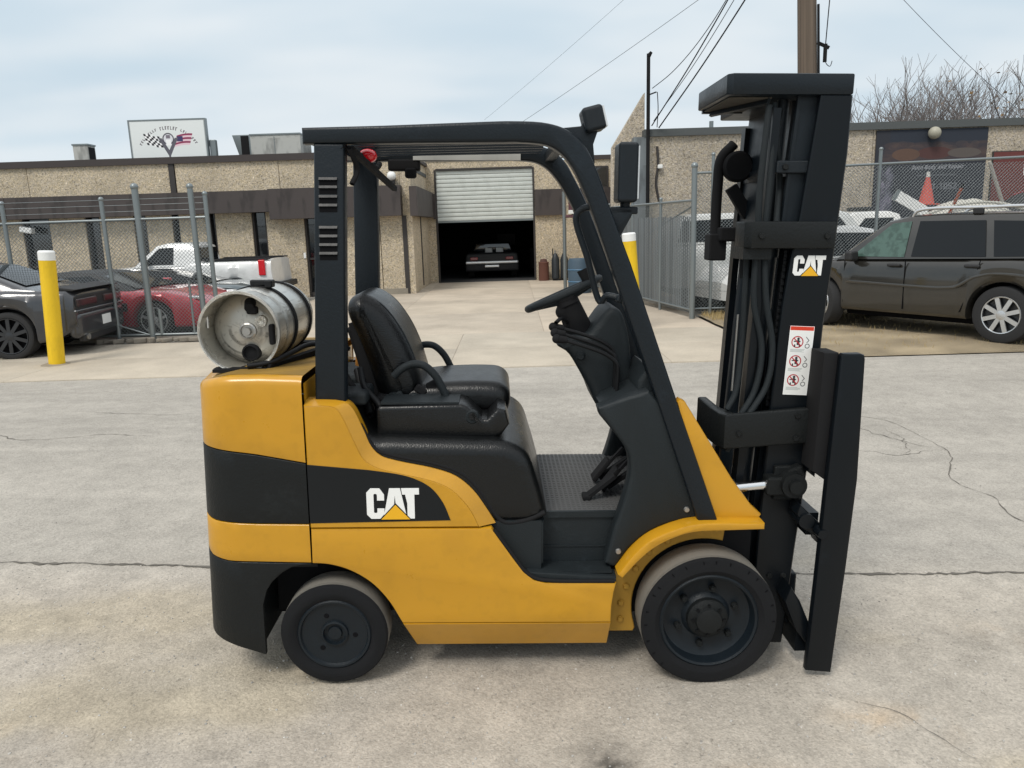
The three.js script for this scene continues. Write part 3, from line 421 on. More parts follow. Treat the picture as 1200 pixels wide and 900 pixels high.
  for (const [x, y] of [[0.872, 1.615], [0.905, 1.615], [0.85, 1.615]]) part('hose_fitting', [rod([x, y, 0.25], [x, y - 0.05, 0.25], 0.017, 0.017, 6), rod([x, y - 0.05, 0.25], [x, y - 0.075, 0.25], 0.0145, 0.0145, 10)], M.rim, mast);
  for (const [x, y, z] of [[1.11, 1.70, 0.372], [0.87, 1.70, 0.372], [1.05, 1.03, 0.378], [1.05, 0.94, 0.378], [0.83, 0.96, 0.378], [1.0, 0.36, 0.345], [1.055, 0.36, 0.345], [1.005, 0.22, 0.345], [0.955, 1.945, 0.327], [1.065, 1.945, 0.327]]) part('bolt', at(latheZ([[0, 0.008], [0.010, 0.008], [0.012, 0.005], [0.012, -0.002]], 6), x, y, z), M.cast, mast);
  part('guide_roller', rod([1.10, 2.02, 0.25], [1.10, 2.02, 0.33], 0.05, 0.05, 22), M.rim, mast);
  part('steel_line', tube([[0.845, 1.40, 0.24], [0.842, 1.25, 0.24], [0.835, 1.1, 0.25]], 0.005, 24, 6), M.steel, mast);
  // hose guide and small lamp on the left of the mast
  part('hose_guide', [tube([[0.868, 1.64, -0.22], [0.868, 1.90, -0.22], [0.878, 2.02, -0.22], [0.93, 2.08, -0.22]], 0.022, 40, 10), rbox(0.075, 0.115, 0.09, 0.008, 0.872, 1.645, -0.22), rbox(0.10, 0.06, 0.1, 0.01, 0.92, 1.70, -0.2)], M.dark, mast);
  part('hose_reel', [(() => { const g = latheZ([[0, 0.02], [0.055, 0.02], [0.065, 0.008], [0.065, -0.02], [0, -0.02]], 32); return at(g, 0.945, 1.985, -0.2); })(), bar([0.92, 1.90, -0.2], [1.0, 1.78, -0.2], 0.05, 0.03)], M.dark, mast);
  // carriage
  const car = new THREE.Group(); car.name = 'carriage'; F.add(car);
  for (const s of [1, -1]) {
    const S = (g) => s > 0 ? g : flipZ(g);
    part('side_bar', S(ext([[1.150, 1.287], [1.212, 1.289], [1.227, 1.283], [1.231, 1.268], [1.245, 0.814], [1.234, 0.472], [1.213, 0.021], [1.113, 0.031], [1.123, 0.404], [1.131, 0.816], [1.143, 1.28]], 0.462, 0.5, 0.008, 2)), M.mast, car);
    part('carriage_arm', [S(ext([[1.05, 0.66], [1.06, 0.70], [1.15, 0.615], [1.15, 0.53], [1.13, 0.57], [1.08, 0.60]], 0.36, 0.45, 0.006)), S(ext([[1.03, 0.30], [1.05, 0.36], [1.09, 0.30], [1.14, 0.19], [1.14, 0.10], [1.08, 0.18]], 0.30, 0.45, 0.006)), S(rbox(0.09, 0.22, 0.06, 0.01, 1.075, 0.25, 0.30)), S(rod([1.085, 0.635, 0.3], [1.085, 0.635, 0.46], 0.03, 0.03, 16)), S(rod([1.13, 0.60, 0.40], [1.13, 0.60, 0.505], 0.018, 0.018, 10))], M.mast, car);
    part('edge_guard', [S(ext([[1.095, 1.285], [1.15, 1.285], [1.14, 0.80], [1.09, 0.835]], 0.345, 0.464, 0.006))], M.dark, car);
  }
  part('carriage_plate', [ext([[1.105, 1.275], [1.14, 1.275], [1.128, 0.79], [1.10, 0.815]], -0.40, 0.40, 0.006)], M.mast, car);
  part('carriage_bar', [span(1.10, 1.145, 0.565, 0.655, -0.42, 0.42)], M.mast, car, 'middle bar of the carriage');
  part('carriage_bar', [span(1.095, 1.14, 0.07, 0.16, -0.42, 0.42)], M.mast, car, 'bottom bar of the carriage');
  // tilt cylinders
  for (const s of [1, -1]) { const t = new THREE.Group(); t.name = 'tilt_cylinder'; F.add(t); const z = 0.365 * s;
    part('cylinder_rod', rod([0.80, 0.735, z], [0.965, 0.752, z], 0.0185, 0.0185, 20), M.chrome, t); part('barrel', rod([0.60, 0.72, z], [0.83, 0.738, z], 0.034, 0.034, 20), M.dark, t);
    part('clevis', [rbox(0.075, 0.075, 0.07, 0.012, 0.985, 0.752, z), rod([1.045, 0.762, z - 0.05 * s], [1.045, 0.762, z + 0.055 * s], 0.052, 0.048, 22), rod([1.045, 0.762, z + 0.05 * s], [1.045, 0.762, z + 0.075 * s], 0.026, 0.026, 14), rbox(0.06, 0.05, 0.05, 0.01, 1.06, 0.80, z, 0, 0, 0.4), rbox(0.11, 0.14, 0.03, 0.008, 1.04, 0.755, 0.35 * s)], M.cast, t); }
  // lettering and the warning sticker on the mast
  lettering(mast, 1.002, 1.556, 0.118, 0.073, 0.3455, 0.05);
  const stickTex = canvasTex(256, 740, (c, w, h) => {
    c.fillStyle = '#e9e9e6'; c.fillRect(0, 0, w, h); c.fillStyle = '#d23a1e'; c.fillRect(0, 0, w, 46); c.strokeStyle = '#fff'; c.lineWidth = 4; c.strokeRect(3, 3, w - 6, h - 6);
    for (let k = 0; k < 3; k++) { const y = 170 + k * 205; c.strokeStyle = '#b0202a'; c.lineWidth = 11; c.beginPath(); c.arc(92, y, 58, 0, 7); c.stroke(); c.fillStyle = '#26262a';
      c.beginPath(); c.arc(100, y - 34, 14, 0, 7); c.fill(); c.fillRect(86, y - 20, 28, 52); c.fillRect(54, y - 12, 70, 12); c.fillRect(60, y + 26, 14, 30); c.fillRect(110, y + 26, 12, 30);
      c.strokeStyle = '#b0202a'; c.beginPath(); c.moveTo(52, y - 40); c.lineTo(132, y + 40); c.stroke();
      c.strokeStyle = '#26262a'; c.lineWidth = 7; c.beginPath(); c.arc(200, y + 40, 22, 0, 7); c.stroke(); c.beginPath(); c.moveTo(180, y - 56); c.lineTo(212, y - 20); c.lineTo(190, y + 6); c.stroke(); c.fillStyle = '#9aa3a0'; for (let i = 0; i < 4; i++) c.fillRect(24, y + 76 + i * 9, 120 + 40 * hash2(i, k, 4), 4); }
  });
  { const g = new THREE.BoxGeometry(0.092, 0.264, 0.0016); g.applyMatrix4(new THREE.Matrix4().makeRotationZ(-0.040).setPosition(1.0508, 1.236, 0.3464)); part('warning_sticker', clean(g), mat(1, 1, 1, 0.5, 0, { map: stickTex }), mast); }
  // cylinder cradle on the counterweight
  const cradle = new THREE.Group(); cradle.name = 'cylinder_cradle'; F.add(cradle);
  for (const q of [span(-1.15, -0.93, 1.200, 1.212, 0.12, 0.36), bar([-1.15, 1.206, 0.33], [-0.95, 1.208, 0.34], 0.016, 0.03), bar([-0.95, 1.210, 0.34], [-0.83, 1.222, 0.0], 0.016, 0.04), span(-1.12, -0.86, 1.214, 1.226, -0.30, -0.24)]) part('cradle_rail', q, M.dark, cradle);
  part('fuel_hose', tube([[-1.02, 1.225, 0.36], [-0.94, 1.235, 0.33], [-0.88, 1.26, 0.28], [-0.83, 1.28, 0.20], [-0.76, 1.265, 0.10], [-0.70, 1.24, 0.05]], 0.010, 40, 8), M.hose, cradle);
}

// ---------------------------------------------------------------- gas cylinder strapped across the counterweight
{
  const g = thing('gas_cylinder', 'silver aluminium gas cylinder strapped flat across the back of the forklift', 'gas cylinder');
  g.rotation.order = 'ZYX'; g.rotation.set(0, 0.02, -LEAN);
  g.position.copy(V(-1.050, 1.349, 0).applyAxisAngle(V(0, 1, 0), 0.02).add(V(0.0275, 0, -3.1585)).applyAxisAngle(V(0, 0, 1), -LEAN));
  const R = 0.150, zf = 0.335;
  part('body', latheZ([[R - 0.008, 0.22], [R - 0.001, 0.205], [R, 0.19], [R, -0.20], [R - 0.012, -0.25], [R - 0.05, -0.295], [R - 0.10, -0.32], [0, -0.33]], 72), M.alu, g);
  part('collar', latheZ([[R - 0.004, 0.215], [R - 0.002, 0.30], [R, 0.325], [R + 0.004, zf - 0.004], [R + 0.002, zf + 0.004], [R - 0.008, zf + 0.002], [R - 0.012, 0.31], [R - 0.014, 0.20]], 72), M.alu, g);
  part('end_dome', latheZ([[R - 0.012, 0.205], [R - 0.03, 0.232], [0.09, 0.252], [0.045, 0.262], [0, 0.265]], 56), M.aluDull, g);
  part('collar_slot', [box(0.004, 0.05, 0.018, -(R - 0.020), 0.035, 0.285, 0, 0.2), ], M.logoWhite, g);
  const v = part('valve', [at(latheZ([[0.034, 0.258], [0.032, 0.272], [0.026, 0.275], [0.024, 0.268], [0.016, 0.268], [0.014, 0.285], [0, 0.285]], 28), 0.012, -0.005, 0)], M.steel, g);
  part('valve_port', [at(latheZ([[0.024, 0.245], [0.022, 0.268], [0.012, 0.270], [0, 0.262]], 24), 0.062, 0.032, 0)], M.alu, g);
  part('gauge', [at(latheZ([[0.034, 0.235], [0.033, 0.275], [0.027, 0.278], [0.025, 0.266], [0, 0.266]], 28), 0.018, -0.088, 0)], M.dark, g);
  part('coupling', [rod([0.02, 0.10, 0.24], [0.03, 0.085, 0.29], 0.022, 0.018, 14), rbox(0.04, 0.03, 0.03, 0.008, 0.035, 0.075, 0.27), rbox(0.02, 0.08, 0.03, 0.008, 0.098, -0.02, 0.25)], M.dark, g);
  for (const z of [0.095, -0.14]) part('strap', [latheZ([[R + 0.001, z - 0.016], [R + 0.006, z - 0.014], [R + 0.006, z + 0.014], [R + 0.001, z + 0.016]], 72)], M.dark, g);
  part('latch', [rbox(0.08, 0.022, 0.03, 0.006, 0.02, R + 0.016, 0.095), rbox(0.03, 0.03, 0.05, 0.006, 0.055, R + 0.012, 0.095)], M.hose, g);
}
// ---------------------------------------------------------------- ground
function streetY(x, z) { return -LEAN * Math.max(-9, Math.min(9, x)) * sstep(-9.3, -5.2, z); }
function sheet(x0, x1, z0, z1, nx, nz, yf, tint) {
  const pos = [], uv = [], col = [], idx = [];
  for (let j = 0; j <= nz; j++) for (let i = 0; i <= nx; i++) { const x = mix(x0, x1, i / nx), z = mix(z0, z1, j / nz); pos.push(x, yf(x, z), z); uv.push(x, -z); if (tint) col.push(...tint(x, z)); }
  for (let j = 0; j < nz; j++) for (let i = 0; i < nx; i++) { const a = j * (nx + 1) + i, b = a + 1, c = a + nx + 1, d = c + 1; idx.push(a, b, d, a, d, c); }
  const g = new THREE.BufferGeometry(); g.setAttribute('position', new THREE.Float32BufferAttribute(pos, 3)); g.setAttribute('uv', new THREE.Float32BufferAttribute(uv, 2)); if (tint) g.setAttribute('color', new THREE.Float32BufferAttribute(col, 3)); g.setIndex(idx); g.computeVertexNormals();
  return g;
}
const asphaltMap = dataTex(2048, 2048, (u, v) => {
  const a = vnoise(u * 700, v * 700, 700, 3), b = vnoise(u * 330, v * 330, 330, 5), c = fbm(u * 40, v * 40, 40, 7, 4), d = fbm(u * 8, v * 8, 8, 9, 4);
  let k = 0.80 + 0.24 * (a - 0.5) + 0.20 * (b - 0.5) + 0.20 * (c - 0.5) + 0.12 * (d - 0.5);
  if (vnoise(u * 420, v * 420, 420, 15) > 0.90) k *= 0.70; if (vnoise(u * 380, v * 380, 380, 25) > 0.91) k *= 1.22;
  return [enc(k), enc(k * 0.985), enc(k * 0.96)];
}, true, 0.31, 0.31);
const asphaltBump = dataTex(1024, 1024, (u, v) => { const k = 255 * (0.5 * vnoise(u * 330, v * 330, 330, 5) + 0.3 * vnoise(u * 170, v * 170, 170, 6) + 0.2 * fbm(u * 40, v * 40, 40, 7, 3)); return [k, k, k]; }, false, 0.62, 0.62);
const asphalt = mat(1, 1, 1, 0.93, 0, { map: asphaltMap, bumpMap: asphaltBump, bumpScale: 0.003, vertexColors: true });
function streetTint(x, z) {
  const n = fbm(x * 0.55 + 50, z * 1.5 + 50, 0, 21, 4), f = fbm(x * 2.6 + 10, z * 4.2 + 90, 0, 41, 4), g = fbm(x * 9 + 3, z * 9 + 7, 0, 51, 3);
  let k = 0.468 * (0.93 + 0.10 * n + 0.05 * (f - 0.5) + 0.07 * (g - 0.5));
  k *= mix(1.0, 1.06, sstep(-3.75, -3.60, z));                      // near half laid in another batch
  const wide = fbm(x * 0.22 + 5, z * 1.1 + 31, 0, 131, 4), blot = fbm(x * 1.3 + 77, z * 2.0 + 13, 0, 141, 5), fine = fbm(x * 7, z * 12, 0, 151, 4);
  const nearK = sstep(-3.9, -3.3, z), streak = fbm(x * 0.35 + 3, z * 6.5 + 11, 0, 171, 4);
  k *= 1 + 0.10 * (wide - 0.5) - mix(0.05, 0.10, nearK) * sstep(0.55, 0.75, blot) - 0.05 * sstep(0.58, 0.75, fine) + mix(0.20, 0.06, nearK) * (streak - 0.5);
  const lane = Math.exp(-Math.pow((z + 6.3) / 0.5, 2)) + Math.exp(-Math.pow((z + 8.0) / 0.35, 2)); k *= 1 - 0.06 * lane;      // tyre-worn tracks
  if (z > -3.66 + 0.05 * (fbm(x * 2, 3, 0, 77, 3) - 0.5)) k *= 0.90 + 0.26 * fbm(x * 16 + 9, z * 16 + 4, 0, 61, 3);
  let r = mix(1.045, 1.06, nearK), b = mix(0.875, 0.84, nearK), gg = mix(0.978, 0.966, nearK); k *= mix(0.97, 1.0, nearK); const tan = sstep(0.48, 0.72, fbm(x * 0.9 + 19, z * 1.6 + 71, 0, 161, 4)) * sstep(-4.4, -3.0, z); r += 0.035 * tan; b -= 0.085 * tan;
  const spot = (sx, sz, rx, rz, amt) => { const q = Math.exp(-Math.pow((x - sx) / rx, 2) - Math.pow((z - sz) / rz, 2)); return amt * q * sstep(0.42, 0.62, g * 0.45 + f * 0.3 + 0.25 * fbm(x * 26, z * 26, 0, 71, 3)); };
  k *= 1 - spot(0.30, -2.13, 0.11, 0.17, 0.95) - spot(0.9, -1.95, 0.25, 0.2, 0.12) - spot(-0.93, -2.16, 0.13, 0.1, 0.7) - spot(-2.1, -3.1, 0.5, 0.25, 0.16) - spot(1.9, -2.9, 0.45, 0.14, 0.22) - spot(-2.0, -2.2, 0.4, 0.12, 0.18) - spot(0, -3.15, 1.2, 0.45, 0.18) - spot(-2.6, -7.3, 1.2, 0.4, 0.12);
  const rust = spot(0.72, -2.05, 0.3, 0.1, 0.55) + spot(2.45, -3.05, 0.3, 0.10, 0.5) + spot(1.35, -2.4, 0.2, 0.1, 0.4) + spot(-1.9, -2.3, 0.3, 0.08, 0.35);
  r += rust * 0.22; b -= rust * 0.38; gg -= rust * 0.10; 
  return [k * r, k * gg, k * b];
}
const street = new THREE.Group(); street.name = 'street'; street.userData.kind = 'structure'; scene.add(street);
part('road_surface', sheet(-8, 8, 0.6, -9.35, 560, 360, streetY, streetTint), asphalt, street);
part('road_surface', [sheet(-70, -8, 4, -9.35, 4, 60, streetY), sheet(8, 70, 4, -9.35, 4, 60, streetY), sheet(-8, 8, 12, 0.6, 4, 4, streetY)].map((g) => g), mat(0.44, 0.41, 0.355, 0.93, 0, { map: asphaltMap, bumpMap: asphaltBump, bumpScale: 0.006 }), street);
// cracks: thin dark ragged grooves
const crackMat = mat(0.13, 0.118, 0.10, 1);
function crack(pts, w, seed, jag = 0.03) {
  const c = new THREE.CatmullRomCurve3(pts.map(([x, z]) => V(x, 0, z))), n = Math.ceil(c.getLength() / 0.022), L = [], R = [];
  for (let i = 0; i <= n; i++) { const p = c.getPoint(i / n), t = c.getTangent(i / n); const j = (fbm(i * 0.16, seed, 0, seed, 4) - 0.5) * jag * 4, ww = w * (0.25 + 1.5 * vnoise(i * 0.35, seed, 0, seed + 5) * fbm(i * 0.06, 4, 0, seed, 3) * 1.7) * Math.min(1, i / 8, (n - i) / 8 + 0.02); const nx = -t.z, nz = t.x; const q = [p.x + nx * j, p.z + nz * j]; L.push([q[0] + nx * ww, streetY(q[0], q[1]) + 0.004, q[1] + nz * ww]); R.push([q[0] - nx * ww, streetY(q[0], q[1]) + 0.004, q[1] - nz * ww]); }
  return grid([L, R]);
}
part('crack', [crack([[-8, -3.78], [-5, -3.74], [-2.71, -3.72], [-1.6, -3.68], [0, -3.64], [1.73, -3.59], [2.6, -3.60], [5, -3.55], [8, -3.6]], 0.0085, 3, 0.010)], crackMat, street, 'long crack running along the street');
part('crack', [crack([[2.95, -6.9], [3.34, -6.6], [3.42, -6.0], [3.40, -5.65], [3.22, -5.35], [3.06, -5.0], [3.14, -4.7], [3.05, -4.35], [3.22, -4.0], [3.5, -3.7]], 0.0030, 23, 0.010)], crackMat, street, 'forking crack beside the carriage');
part('crack', [crack([[3.0, -6.5], [3.12, -6.1], [3.35, -5.8]], 0.005, 43), crack([[3.25, -6.4], [3.2, -5.9], [3.0, -5.6]], 0.004, 53), crack([[2.7, -5.75], [3.0, -5.65], [3.3, -5.75]], 0.005, 63), crack([[1.25, -2.55], [1.45, -2.4], [1.55, -2.2]], 0.002, 73, 0.015), crack([[-4.6, -6.4], [-4.0, -6.1], [-3.5, -6.3], [-3.0, -6.2]], 0.003, 83, 0.02), crack([[-4.2, -7.3], [-3.4, -7.1], [-2.6, -7.25]], 0.003, 93, 0.02)], crackMat, street, 'fine cracks');
{ // loose stones lying on the worn near half of the street
  const rnd = mulberry(77), base = new THREE.IcosahedronGeometry(1, 0), p = base.attributes.position; base.scale(1, 0.6, 0.8);
  const n = 7000, im = new THREE.InstancedMesh(base, mat(1, 1, 1, 0.95), n), o = new THREE.Object3D(), c = new THREE.Color();
  for (let i = 0; i < n; i++) { const near = rnd() < 0.8, x = near ? -3.2 + rnd() * 6.4 : -5 + rnd() * 10, z = near ? -1.4 - rnd() * 2.25 : -3.6 - rnd() * 4, s = 0.0014 + 0.0050 * Math.pow(rnd(), 3); o.position.set(x, streetY(x, z) + s * 0.15, z); o.rotation.set(rnd() * 0.5, rnd() * 6.28, rnd() * 0.5); o.scale.setScalar(s); o.updateMatrix(); im.setMatrixAt(i, o.matrix); const k = 0.24 + 0.30 * rnd(); im.setColorAt(i, c.setRGB(k * 1.03, k * 0.98, k * 0.90)); }
  im.name = 'loose_stones'; im.userData.kind = 'stuff'; street.add(im);
}
// concrete apron, driveway, yard, verge
const concreteMap = dataTex(1024, 1024, (u, v) => { const a = vnoise(u * 300, v * 300, 300, 3), c = fbm(u * 14, v * 14, 14, 7, 5), d = fbm(u * 4, v * 4, 4, 9, 4); const k = 0.82 + 0.10 * (a - 0.5) + 0.22 * (c - 0.5) + 0.30 * (d - 0.5); return [enc(k), enc(k * 0.985), enc(k * 0.955)]; }, true, 0.22, 0.22);
const conc = (r, g, b) => mat(r, g, b, 0.93, 0, { map: concreteMap, bumpMap: fineBump, bumpScale: 0.003 });
struct('ground', sheet(-400, 400, -9.3, -500, 8, 8, () => -0.03), conc(0.30, 0.285, 0.26));
const apron = new THREE.Group(); apron.name = 'apron'; apron.userData.kind = 'structure'; scene.add(apron);
const slabC = [conc(0.545, 0.485, 0.40), conc(0.53, 0.475, 0.395), conc(0.56, 0.495, 0.405)];
for (let i = 0; i < 13; i++) { const x0 = -26 + i * 2.8; if (x0 > 3.2) continue; for (let j = 0; j < 2; j++) { const z0 = -9.352 - j * 1.56, a = x0 + 0.002, b = Math.min(x0 + 2.798, 3.4); part('slab', [extY([[a, z0], [b, z0], [b, z0 - 1.545], [a, z0 - 1.545]], -0.1, 0.012 + 0.004 * hash2(i, j, 3), 0.004)], slabC[(i * 2 + j) % 3], apron); } }
const drive = new THREE.Group(); drive.name = 'driveway'; drive.userData.kind = 'structure'; scene.add(drive);
const driveC = [conc(0.555, 0.482, 0.392), conc(0.535, 0.468, 0.385), conc(0.57, 0.492, 0.40)];
for (let i = 0; i < 3; i++) for (let j = 0; j < 4; j++) { const w = 8.6 / 3, x0 = -5.2 + i * w, z0 = -12.49 - j * 3.05; part('slab', [extY([[x0 + 0.002, z0], [x0 + w - 0.002, z0], [x0 + w - 0.002, z0 - 3.035], [x0 + 0.002, z0 - 3.035]], -0.1, 0.006 + 0.006 * hash2(i, j, 8), 0.004)], driveC[(i + j * 2) % 3], drive); }
struct('yard', [sheet(-40, -5.2, -12.49, -20.9, 6, 6, () => -0.004), sheet(3.4, 40, -13.9, -18, 6, 6, () => -0.004)], conc(0.27, 0.26, 0.24));
struct('kerb_strip', [span(-26, -5.3, -0.02, 0.06, -12.95, -12.8)], conc(0.36, 0.33, 0.28));
struct('dirt_verge', sheet(3.4, 30, -9.352, -13.95, 120, 40, (x, z) => 0.012 + 0.05 * fbm(x * 1.5, z * 1.5, 0, 3, 4) * sstep(-9.35, -9.8, z), (x, z) => { const n = fbm(x * 3, z * 3, 0, 13, 4), m = fbm(x * 0.8, z * 1.4, 0, 23, 3); const k = 0.27 * (0.5 + n) * (0.75 + 0.5 * m); return [k * 1.28, k * 1.02, k * 0.66]; }), mat(1, 1, 1, 1, 0, { vertexColors: true, bumpMap: asphaltBump, bumpScale: 0.02 }));
{ // dry grass tufts on the verge
  const rnd = mulberry(5), L = []; for (let i = 0; i < 2600; i++) { const near = rnd() < 0.3; const x = near ? 3.45 + rnd() * 0.9 : 3.5 + rnd() * 6, z = near ? -13.0 - rnd() * 0.9 : -9.7 - rnd() * 4.0, h = (near ? 0.10 : 0.05) * (0.4 + rnd()), a = rnd() * 6.28, dx = Math.cos(a) * 0.006, dz = Math.sin(a) * 0.006, lx = (rnd() - 0.5) * h, lz = (rnd() - 0.5) * h; L.push(x - dx, 0.02, z - dz, x + dx, 0.02, z + dz, x + lx, 0.03 + h, z + lz); }
  const g = new THREE.BufferGeometry(); g.setAttribute('position', new THREE.Float32BufferAttribute(L, 3)); g.computeVertexNormals(); tag(part('dry_grass', clean(g), M.grass, scene), 'dry yellow grass tufts on the dirt verge below the parked car', 'grass', null, 'stuff');
}
// ---------------------------------------------------------------- left building with its garage
{
  const b = thing('commercial_building', 'low pebble-dash building with dark brown band and half-open roller door', 'building');
  const ZF = -20.9, YT = 3.62;
  // parapet panels above the brown band
  const px = [-30, -27.2, -24.4, -21.6, -18.6, -15.7, -12.8, -9.02, -8.86, -6.1, -2.90];
  for (let i = 0; i < px.length - 1; i++) { if (px[i] === -9.02) continue; part('wall_panel', span(px[i] + 0.008, px[i + 1] - 0.008, 2.84, YT, ZF - 0.3, ZF), M.pebble, b); }
  part('downpipe', span(-9.01, -8.87, 2.80, YT, ZF - 0.1, ZF + 0.03), M.frame, b);
  // lower wall: panels between recessed windows
  const wins = [[-28.4, -27.9], [-25.6, -25.1], [-22.6, -22.1], [-19.6, -19.1], [-16.5, -16.1], [-13.15, -12.4], [-11.44, -11.04], [-10.13, -9.79], [-9.10, -8.90], [-8.12, -7.92], [-6.95, -6.56], [-5.55, -5.10]];
  let x = -30;
  for (const [a, c] of wins) { part('wall_panel', span(x, a, 0, 2.42, ZF - 0.3, ZF), M.pebble, b); const w = part('window', [span(a, a + 0.05, 0, 2.42, ZF - 0.26, ZF - 0.06), span(c - 0.05, c, 0, 2.42, ZF - 0.26, ZF - 0.06), span(a + 0.05, c - 0.05, 0, 0.12, ZF - 0.26, ZF - 0.08), span(a + 0.05, c - 0.05, 1.0, 1.05, ZF - 0.24, ZF - 0.10)], M.frame, b); part('pane', span(a + 0.05, c - 0.05, 0.12, 2.42, ZF - 0.2, ZF - 0.18), M.pane, w); x = c; }
  part('wall_panel', span(x, -3.52, 0, 2.42, ZF - 0.3, ZF), M.pebble, b); part('wall_panel', span(-3.50, -2.90, 0, 2.42, ZF - 0.3, ZF), M.pebble, b);
  part('wall_base', span(-3.56, -2.84, 0, 0.16, ZF, ZF + 0.05), conc(0.34, 0.31, 0.26), b);
  // fascia band, deeper over the entrance bay
  for (const [a, c] of [[-30, -20.1], [-20.1, -13.3], [-13.3, -6.33]]) part('fascia_board', span(a, c - 0.01, 2.30, 2.86, ZF, ZF + 0.34), M.fascia, b);
  part('fascia_board', span(-6.33, -2.86, 2.10, 2.88, ZF, ZF + 0.40), M.fascia, b);
  part('coping', span(-30.1, -2.86, YT, YT + 0.17, ZF - 0.4, ZF + 0.07), M.coping, b);
  // return wall to the garage front
  part('wall_panel', [span(-2.9, -2.62, 0, 0.9, -24.7, ZF + 0.0), span(-2.9, -2.62, 0.9, YT - 0.02, -24.7, ZF)].slice(0, 1), M.pebble, b);
  part('wall_panel', span(-2.9, -2.62, 0.9, YT, -24.7, ZF), M.pebble, b);
  part('corner_trim', [span(-2.90, -2.78, 0, 2.10, ZF, ZF + 0.03)], M.frame, b); part('expansion_joint', span(-2.62, -2.60, 0.1, 2.1, -22.75, -22.62), M.frame, b);
  part('fascia_board', span(-2.62, -2.42, 2.08, 2.84, -24.7, ZF + 0.40), M.fascia, b);
  part('coping', span(-2.95, -2.55, YT, YT + 0.1, -24.65, ZF - 0.4), M.coping, b);
  // garage front round the door opening
  const ZG = -24.7;
  part('garage_wall', span(-2.62, -2.32, 0, 3.58, ZG - 0.3, ZG), M.pebble, b); part('garage_wall', span(-2.32, 0.755, 3.53, 3.80, ZG - 0.3, ZG), M.pebble, b, 'lintel over the roller door');
  part('garage_wall', span(-2.62, -2.32, 3.58, 3.80, ZG - 0.3, ZG), M.pebble, b); part('garage_wall', span(0.755, 3.6, 0, 3.70, ZG - 0.3, ZG), M.pebble, b);
  part('fascia_board', span(-2.42, -2.34, 2.02, 2.80, ZG, ZG + 0.12), M.fascia, b); part('fascia_board', span(0.80, 1.72, 2.04, 2.84, ZG, ZG + 0.12), M.fascia, b); part('fascia_board', span(1.95, 3.5, 2.04, 2.84, ZG, ZG + 0.12), M.fascia, b);
  part('coping', span(1.9, 3.7, 3.70, 3.83, ZG - 0.35, ZG + 0.06), M.coping, b);
  part('coping', span(-2.6, 1.9, 3.80, 3.86, ZG - 0.35, ZG + 0.04), M.roofWhite, b);
  const up = part('upper_window', span(2.45, 3.12, 2.84, 3.50, ZG, ZG + 0.05), M.frame, b); part('pane', span(2.5, 3.07, 2.9, 3.45, ZG + 0.05, ZG + 0.058), M.pane, up);
  const door = part('roller_door', [span(-2.36, -2.30, 0, 3.53, ZG - 0.1, ZG + 0.02), span(0.735, 0.79, 0, 3.53, ZG - 0.1, ZG + 0.02), span(-2.30, 0.735, 3.50, 3.56, ZG - 0.1, ZG + 0.03)], M.frame, b);
  for (let i = 0; i < 12; i++) { const y = 1.95 + i * 0.1295; part('door_slat', extX([[ZG - 0.06, y + 0.002], [ZG - 0.035, y + 0.008], [ZG - 0.022, y + 0.062], [ZG - 0.035, y + 0.118], [ZG - 0.06, y + 0.126]], -2.30, 0.735, 0.002, 1), M.doorWhite, door); }
  part('door_rail', span(-2.30, 0.735, 1.90, 1.95, ZG - 0.07, ZG - 0.02), M.galv, door);
  // room behind the door
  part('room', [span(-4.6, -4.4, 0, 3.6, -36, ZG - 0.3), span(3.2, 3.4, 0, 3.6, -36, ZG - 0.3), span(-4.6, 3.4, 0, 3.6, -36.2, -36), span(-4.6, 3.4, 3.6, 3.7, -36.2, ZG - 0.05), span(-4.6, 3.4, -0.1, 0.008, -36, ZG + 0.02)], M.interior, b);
  part('shelving', [rbox(0.5, 1.6, 1.2, 0.03, -3.6, 0.8, -27.5), rbox(0.5, 1.1, 0.6, 0.03, 1.9, 0.55, -28.5), rbox(0.6, 0.9, 0.5, 0.05, 1.0, 0.45, -31), rbox(0.8, 0.5, 0.5, 0.05, -0.2, 1.2, -32)], M.frame, b);
  part('roof_deck', [span(-30, -2.6, 3.3, 3.4, -40, ZF - 0.35), span(-4.6, 3.6, 3.7, 3.74, -40, ZG - 0.35)], M.copingGrey, b);
  part('side_wall', [span(-30.2, -30, 0, 3.62, -40, ZF), span(3.4, 3.6, 0, 3.7, -40, ZG - 0.3)], M.pebble, b);
  { const l = part('wall_lamp', [at(new THREE.SphereGeometry(0.12, 18, 12), -3.09, 3.13, ZF + 0.16)], M.white, b); part('lamp_base', [rbox(0.14, 0.16, 0.14, 0.02, -3.08, 3.0, ZF + 0.1), bar([-3.09, 3.0, ZF], [-3.09, 3.1, ZF + 0.15], 0.04, 0.04)], M.frame, l); }
  { const l = part('wall_lamp', [rbox(0.34, 0.16, 0.2, 0.04, -12.95, 2.02, ZF + 0.12, 0, 0, -0.2)], M.white, b, 'small white lamp over the dark doorway'); part('lamp_base', rbox(0.1, 0.1, 0.14, 0.02, -12.95, 2.06, ZF + 0.04), M.frame, l); }
  part('wall_notice', [span(-5.62, -5.56, 1.05, 1.2, ZF, ZF + 0.02)], M.white, b);
}
